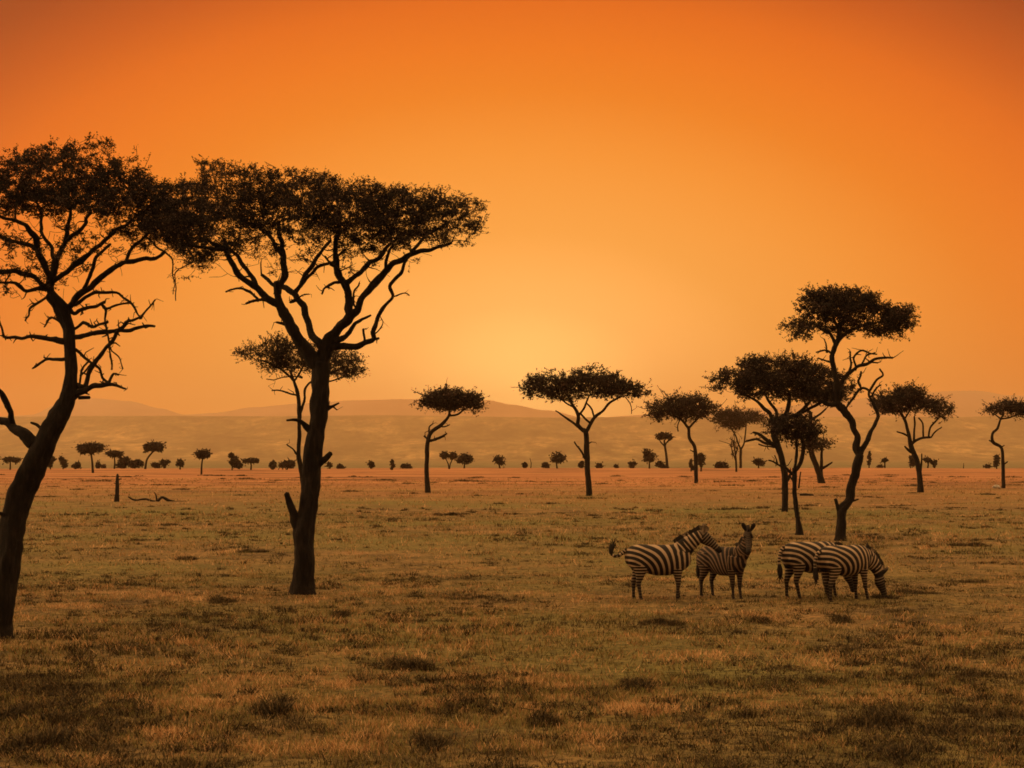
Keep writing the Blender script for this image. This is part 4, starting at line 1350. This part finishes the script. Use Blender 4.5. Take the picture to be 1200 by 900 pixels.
    me = a.mesh('tail', [COAT])
    tv = np.concatenate(a.v)
    _, arct = seg_field(tv, [tuple(q_) for q_ in P[:k + 1]], [0.04] * (k + 1))
    for nm, arr in (('stripe', np.sin(arct / 0.06 * 2 * PI) + 0.25), ('dirt', arct * 0)):
        at_ = me.attributes.new(nm, 'FLOAT', 'POINT')
        at_.data.foreach_set('value', arr.astype(np.float32))
    tl = link('tail', me, root)
    a = Acc()
    tube(a, P[k - 1:], np.interp(np.linspace(0, 1, len(P) - k + 1), [0, 0.45, 0.8, 1], [0.03, 0.07, 0.06, 0.015]), 8, 0, 0.3)
    for _ in range(26):
        i = random.randrange(k, len(P))
        dv = (P[-1] - P[k]) * 0.35 + rng.normal(size=3) * 0.05
        tube(a, [P[i], P[i] + dv * 0.5 + rng.normal(size=3) * 0.012, P[i] + dv], [0.012, 0.010, 0.003], 4)
    link('tail_tuft', a.mesh('tail_tuft', [HAIR]), tl)
    for s in (-1, 1):
        bm = bmesh.new()
        c = Vector(poll + hd * HL * 0.27 + np.array(sv) * s * 0.088 + up * 0.045)
        bmesh.ops.create_icosphere(bm, subdivisions=2, radius=0.024, matrix=Matrix.Translation(c))
        me = bpy.data.meshes.new('eye')
        bm.to_mesh(me)
        bm.free()
        me.polygons.foreach_set('use_smooth', np.ones(len(me.polygons), bool))
        me.materials.append(EYEM)
        link('eye', me, root)
    return root


ZD = ground_d(703.5)
# left adult, side on, resting its chin across the next one's back
zebra(772, ZD, 3, 1.0, 'adult zebra standing side on with its tail flicked up and head raised',
      (1.02, 0.0, 1.55), (1.43, -0.02, 1.14), [(0.05, 0.03), (-0.02, 0.0), (0.0, 0.02), (0.13, 0.10)],
      [(-0.74, 0, 1.20), (-0.86, 0.0, 1.10), (-0.99, 0, 1.04), (-1.09, 0.0, 1.08), (-1.10, 0.02, 1.20), (-1.04, 0.02, 1.33)], neck_ctrl=(0.70, 0, 1.36))
# young one facing the camera
yw = -50
ca, sa = math.cos(math.radians(-yw)), math.sin(math.radians(-yw))


def tolocal(dx, dy):
    return (ca * dx - sa * dy, sa * dx + ca * dy)


fx, fy = tolocal(-0.03, -0.33)
pollz = (0.80, 0.02, 1.68)
zebra(847, ZD + 0.40, yw, 0.95, 'young zebra between the others looking straight at the camera with both ears up',
      pollz, (pollz[0] + fx, pollz[1] + fy, 1.20), [(0.04, 0.0), (0.02, 0.0), (0.10, 0.08), (-0.04, -0.02)],
      [(-0.74, 0, 1.18), (-0.83, 0.0, 1.08), (-0.86, 0, 0.9), (-0.84, 0.0, 0.7), (-0.83, 0, 0.5)], neck_ctrl=(0.82, 0.0, 1.18), head_side=(*tolocal(1, 0), 0), slim=0.76, COAT=COAT_YOUNG, per=0.74)
# the pair of grazers at right
zebra(951, ZD + 0.55, 24, 1.03, 'zebra mostly hidden behind the front grazer, only rump and hind legs clear',
      (1.02, 0.05, 0.66), (1.16, 0.05, 0.14), [(0.05, 0.0), (0.12, 0.06), (-0.02, 0.0), (0.14, 0.08)],
      [(-0.74, 0, 1.20), (-0.83, 0.0, 1.10), (-0.87, 0, 0.92), (-0.86, 0.0, 0.72), (-0.85, 0, 0.52)], neck_ctrl=(0.86, 0.02, 1.02))
zebra(990, ZD - 0.25, 32, 1.0, 'zebra grazing at the front right with its muzzle down in the grass',
      (1.04, -0.02, 0.58), (1.22, -0.03, 0.01), [(0.02, 0.0), (0.14, 0.06), (0.20, 0.14), (0.0, 0.03)],
      [(-0.74, 0, 1.20), (-0.84, 0.02, 1.10), (-0.88, 0.04, 0.92), (-0.86, 0.05, 0.72), (-0.84, 0.06, 0.50)], neck_ctrl=(0.92, 0, 0.98))


# ------------------------------------------------------------------ grass and weeds
def blades(acc, X, Y, hgt, wid, tint, per, spread):
    n = len(X)
    bx = np.repeat(X, per) + rng.normal(size=n * per) * np.repeat(spread, per)
    by = np.repeat(Y, per) + rng.normal(size=n * per) * np.repeat(spread, per)
    h = np.repeat(hgt, per) * rng.uniform(0.45, 1.3, n * per)
    w = np.repeat(wid, per) * rng.uniform(0.7, 1.3, n * per)
    th = rng.uniform(0, 2 * PI, n * per)
    lx, ly = np.cos(th), np.sin(th)
    ph = th + rng.uniform(0.8, 2.3, n * per)
    tipx, tipy = np.cos(ph) * h * rng.uniform(0.3, 2.0, n * per), np.sin(ph) * h * rng.uniform(0.3, 2.0, n * per)
    z0 = np.full(n * per, -0.03)
    V = np.stack([np.stack([bx - lx * w, by - ly * w, z0], -1), np.stack([bx + lx * w, by + ly * w, z0], -1),
                  np.stack([bx + tipx + lx * w * 0.25, by + tipy + ly * w * 0.25, h], -1), np.stack([bx + tipx - lx * w * 0.25, by + tipy - ly * w * 0.25, h], -1)], 1)
    T = np.clip(np.repeat(tint, per) + rng.normal(size=n * per) * 0.12, 0, 1)
    acc.add(V.reshape(-1, 3), np.arange(4 * n * per).reshape(-1, 4), 0, np.repeat(T, 4))


def field(n, y0, y1, half):
    """uniform per area inside the wedge the camera sees, plus a margin"""
    r = np.sqrt(rng.uniform(y0 * y0, y1 * y1, n))
    x = rng.uniform(-half, half, n) * r
    return x, r


def patch(x, y, s, o):
    return np.array([fbm(a, b, s, o, 3) for a, b in zip(x, y)])


def corner_vignette(x, y):
    """vignette darkening of the near corners, put into grass tint and herb density"""
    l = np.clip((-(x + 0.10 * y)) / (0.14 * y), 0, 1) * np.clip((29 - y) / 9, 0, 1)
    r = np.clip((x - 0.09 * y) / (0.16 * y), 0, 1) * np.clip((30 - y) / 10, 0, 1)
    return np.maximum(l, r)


gr = Acc()
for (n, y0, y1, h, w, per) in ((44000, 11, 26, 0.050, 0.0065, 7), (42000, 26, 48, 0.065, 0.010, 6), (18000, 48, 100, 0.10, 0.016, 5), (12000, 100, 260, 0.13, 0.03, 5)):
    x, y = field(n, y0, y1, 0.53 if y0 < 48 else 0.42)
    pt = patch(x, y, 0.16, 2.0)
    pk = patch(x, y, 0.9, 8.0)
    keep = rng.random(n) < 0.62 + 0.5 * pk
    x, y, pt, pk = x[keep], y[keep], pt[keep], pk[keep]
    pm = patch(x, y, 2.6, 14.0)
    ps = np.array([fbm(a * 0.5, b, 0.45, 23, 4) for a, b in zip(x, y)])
    tint = np.clip(0.49 + 0.26 * pt + 0.36 * pk + 0.50 * pm + 0.60 * ps - corner_vignette(x, y) * 0.17 + rng.normal(size=len(x)) * 0.17, 0, 1)  # near corners tinted darker as a painted vignette
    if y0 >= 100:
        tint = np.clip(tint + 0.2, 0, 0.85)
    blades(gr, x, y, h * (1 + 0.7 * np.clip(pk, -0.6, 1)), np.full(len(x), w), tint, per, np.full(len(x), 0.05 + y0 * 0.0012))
gmesh = link('grass', gr.mesh('grass', [GRASS], smooth=False))
tag(gmesh, kind='stuff')

# (scattered specks first, then broader growth)
# dark low herbs dotted through the grass: nobody could count them
hb = Acc()


def clump(acc, x, y, wx, wy, h, n, size):
    """ragged low growth: thinning outwards, broken by gaps, part leaves and part short stalks"""
    q = rng.normal(size=(n * 2, 2)) * 0.55
    o = rng.uniform(0, 99)
    keep = np.array([mnoise.noise(Vector((a_ * 2.3 + o, b_ * 2.3, o))) > random.uniform(-0.30, 0.35) for a_, b_ in q])
    q = q[keep]
    n = len(q)
    r_ = np.minimum(1.4, np.sqrt((q ** 2).sum(1)))
    top = h * (1.15 - 0.65 * r_) * rng.uniform(0.25, 1.25, n)
    C = np.stack([x + q[:, 0] * wx, y + q[:, 1] * wy, 0.005 + top * rng.uniform(0.2, 1, n)], -1)
    leaves(acc, C, size * 0.8, np.clip(rng.normal(size=n) * 0.3 + 0.30 + 0.2 * r_, 0, 1))
    k = rng.integers(0, n, n)
    blades(acc, C[k, 0], C[k, 1], top[k] * 1.2 + 0.02, np.full(n, size * 0.32), np.clip(rng.normal(size=n) * 0.3 + 0.4, 0, 1), 2, np.full(n, 0.04))


for (n, y0, y1) in ((680, 12, 30), (520, 30, 70), (380, 70, 300)):
    x, y = field(n, y0, y1, 0.48 if y0 < 48 else 0.40)
    for a, b in zip(x, y):
        if fbm(a, b, 0.05, 20, 3) + 0.4 * float(corner_vignette(np.array(a), np.array(b))) < random.uniform(-0.5, 0.7):
            continue
        s = random.choice((0.10, 0.14, 0.2, 0.3)) * (1 + b / 120)
        clump(hb, a, b, s * random.uniform(0.9, 3.2), s * random.uniform(0.8, 1.8), 0.035 + s * 0.15, int(25 + 90 * s), 0.014 + b * 0.0004)
for (n, y0, y1) in ((4000, 12, 26), (3400, 26, 48), (1400, 48, 110)):
    x, y = field(n, y0, y1, 0.48 if y0 < 48 else 0.40)
    for a, b in zip(x, y):
        if fbm(a, b, 0.22, 61, 3) + 0.35 * float(corner_vignette(np.array(a), np.array(b))) < random.uniform(-0.35, 0.75):
            continue
        s = random.choice((0.04, 0.06, 0.09, 0.13)) * (1 + b / 70)
        clump(hb, a, b, s * random.uniform(0.9, 2.4), s, 0.035 + s * 0.35, int(9 + 80 * s), 0.015 + b * 0.0004)
hbo = link('low_herbs', hb.mesh('low_herbs', [HERB], smooth=False))
tag(hbo, kind='stuff')

WEEDS = [
    (58, 872, 34, 13, 'largest black green weed clump in the bottom left corner'),
    (78, 843, 26, 9, 'broad dark weed clump just above the bottom left corner one'),
    (12, 838, 14, 9, 'dark weed clump cut by the left edge near the bottom'),
    (262, 706, 20, 6, 'dark weed clump left of the foot of the large forked acacia'),
    (222, 657, 15, 4.5, 'small dark weed clump farther back between the left edge acacia and forked acacia'),
    (300, 648, 19, 4.5, 'flat dark weed clump left of the forked trunk, in line with its side stub'),
    (482, 783, 30, 10, 'wide brownish weed clump below and right of the forked acacia'),
    (315, 832, 22, 11, 'rounded brown weed clump low down right of the bottom left ones'),
    (400, 722, 10, 6, 'little upright weed clump just right of the forked acacia foot'),
    (775, 731, 26, 5, 'long dark weed clump below the standing zebra'),
    (888, 729, 13, 6, 'small dark weed clump below the young zebra'),
    (986, 728, 16, 7, 'dark weed clump with a pale edge below the grazing zebras'),
    (1038, 702, 14, 5, 'black weed tuft at the muzzle of the grazing zebra'),
    (636, 845, 18, 7, 'dark weed clump low in the middle of the foreground'),
    (748, 805, 16, 6, 'dark weed clump in the foreground below the long one'),
    (1028, 848, 36, 11, 'wide dark weed clump in the lower right foreground'),
    (1050, 887, 20, 8, 'dark weed clump at the bottom edge on the right'),
    (1130, 640, 24, 3.5, 'long dark weed strip on the plain at right beyond the grazers'),
    (500, 872, 22, 9, 'dark weed clump at the bottom centre left'),
    (1072, 696, 42, 5, 'broad dark weed patch just right of the grazing zebra muzzle'),
    (1135, 684, 30, 4, 'dark weed patch farther right of the grazing zebras, nearer the right edge'),
    (525, 604, 18, 3, 'thin dark weed strip in front of the sickle trunked acacia'),
]
for px, py, wpx, hpx, lab in WEEDS:
    D = ground_d(py)
    M = D / FPX
    a = Acc()
    for k in range(6):
        clump(a, rng.uniform(-0.8, 0.8) * wpx * M, rng.normal() * 0.16, wpx * M * random.uniform(0.25, 0.5), 0.25 + 0.2 * random.random(), hpx * M * random.uniform(0.5, 1.1), int(36 + 4 * wpx), max(0.02, 0.9 * M))
    # a few stalks
    for k in range(8):
        x0_, y0_ = rng.uniform(-0.8, 0.8) * wpx * M, rng.normal() * 0.2
        hh_ = hpx * M * random.uniform(0.7, 1.4)
        tube(a, [(x0_, y0_, -0.02), (x0_ + rng.normal() * 0.04, y0_, hh_ * 0.6), (x0_ + rng.normal() * 0.08, y0_ + rng.normal() * 0.05, hh_)], [0.008, 0.006, 0.003], 4, 0, 0, 0.1)
    q = at(px, py, D)
    tag(link('weed_clump', a.mesh('weed_clump', [HERB], smooth=False), None, (q[0], D, 0)), lab, 'weed', 'dark weed clumps in the grass')
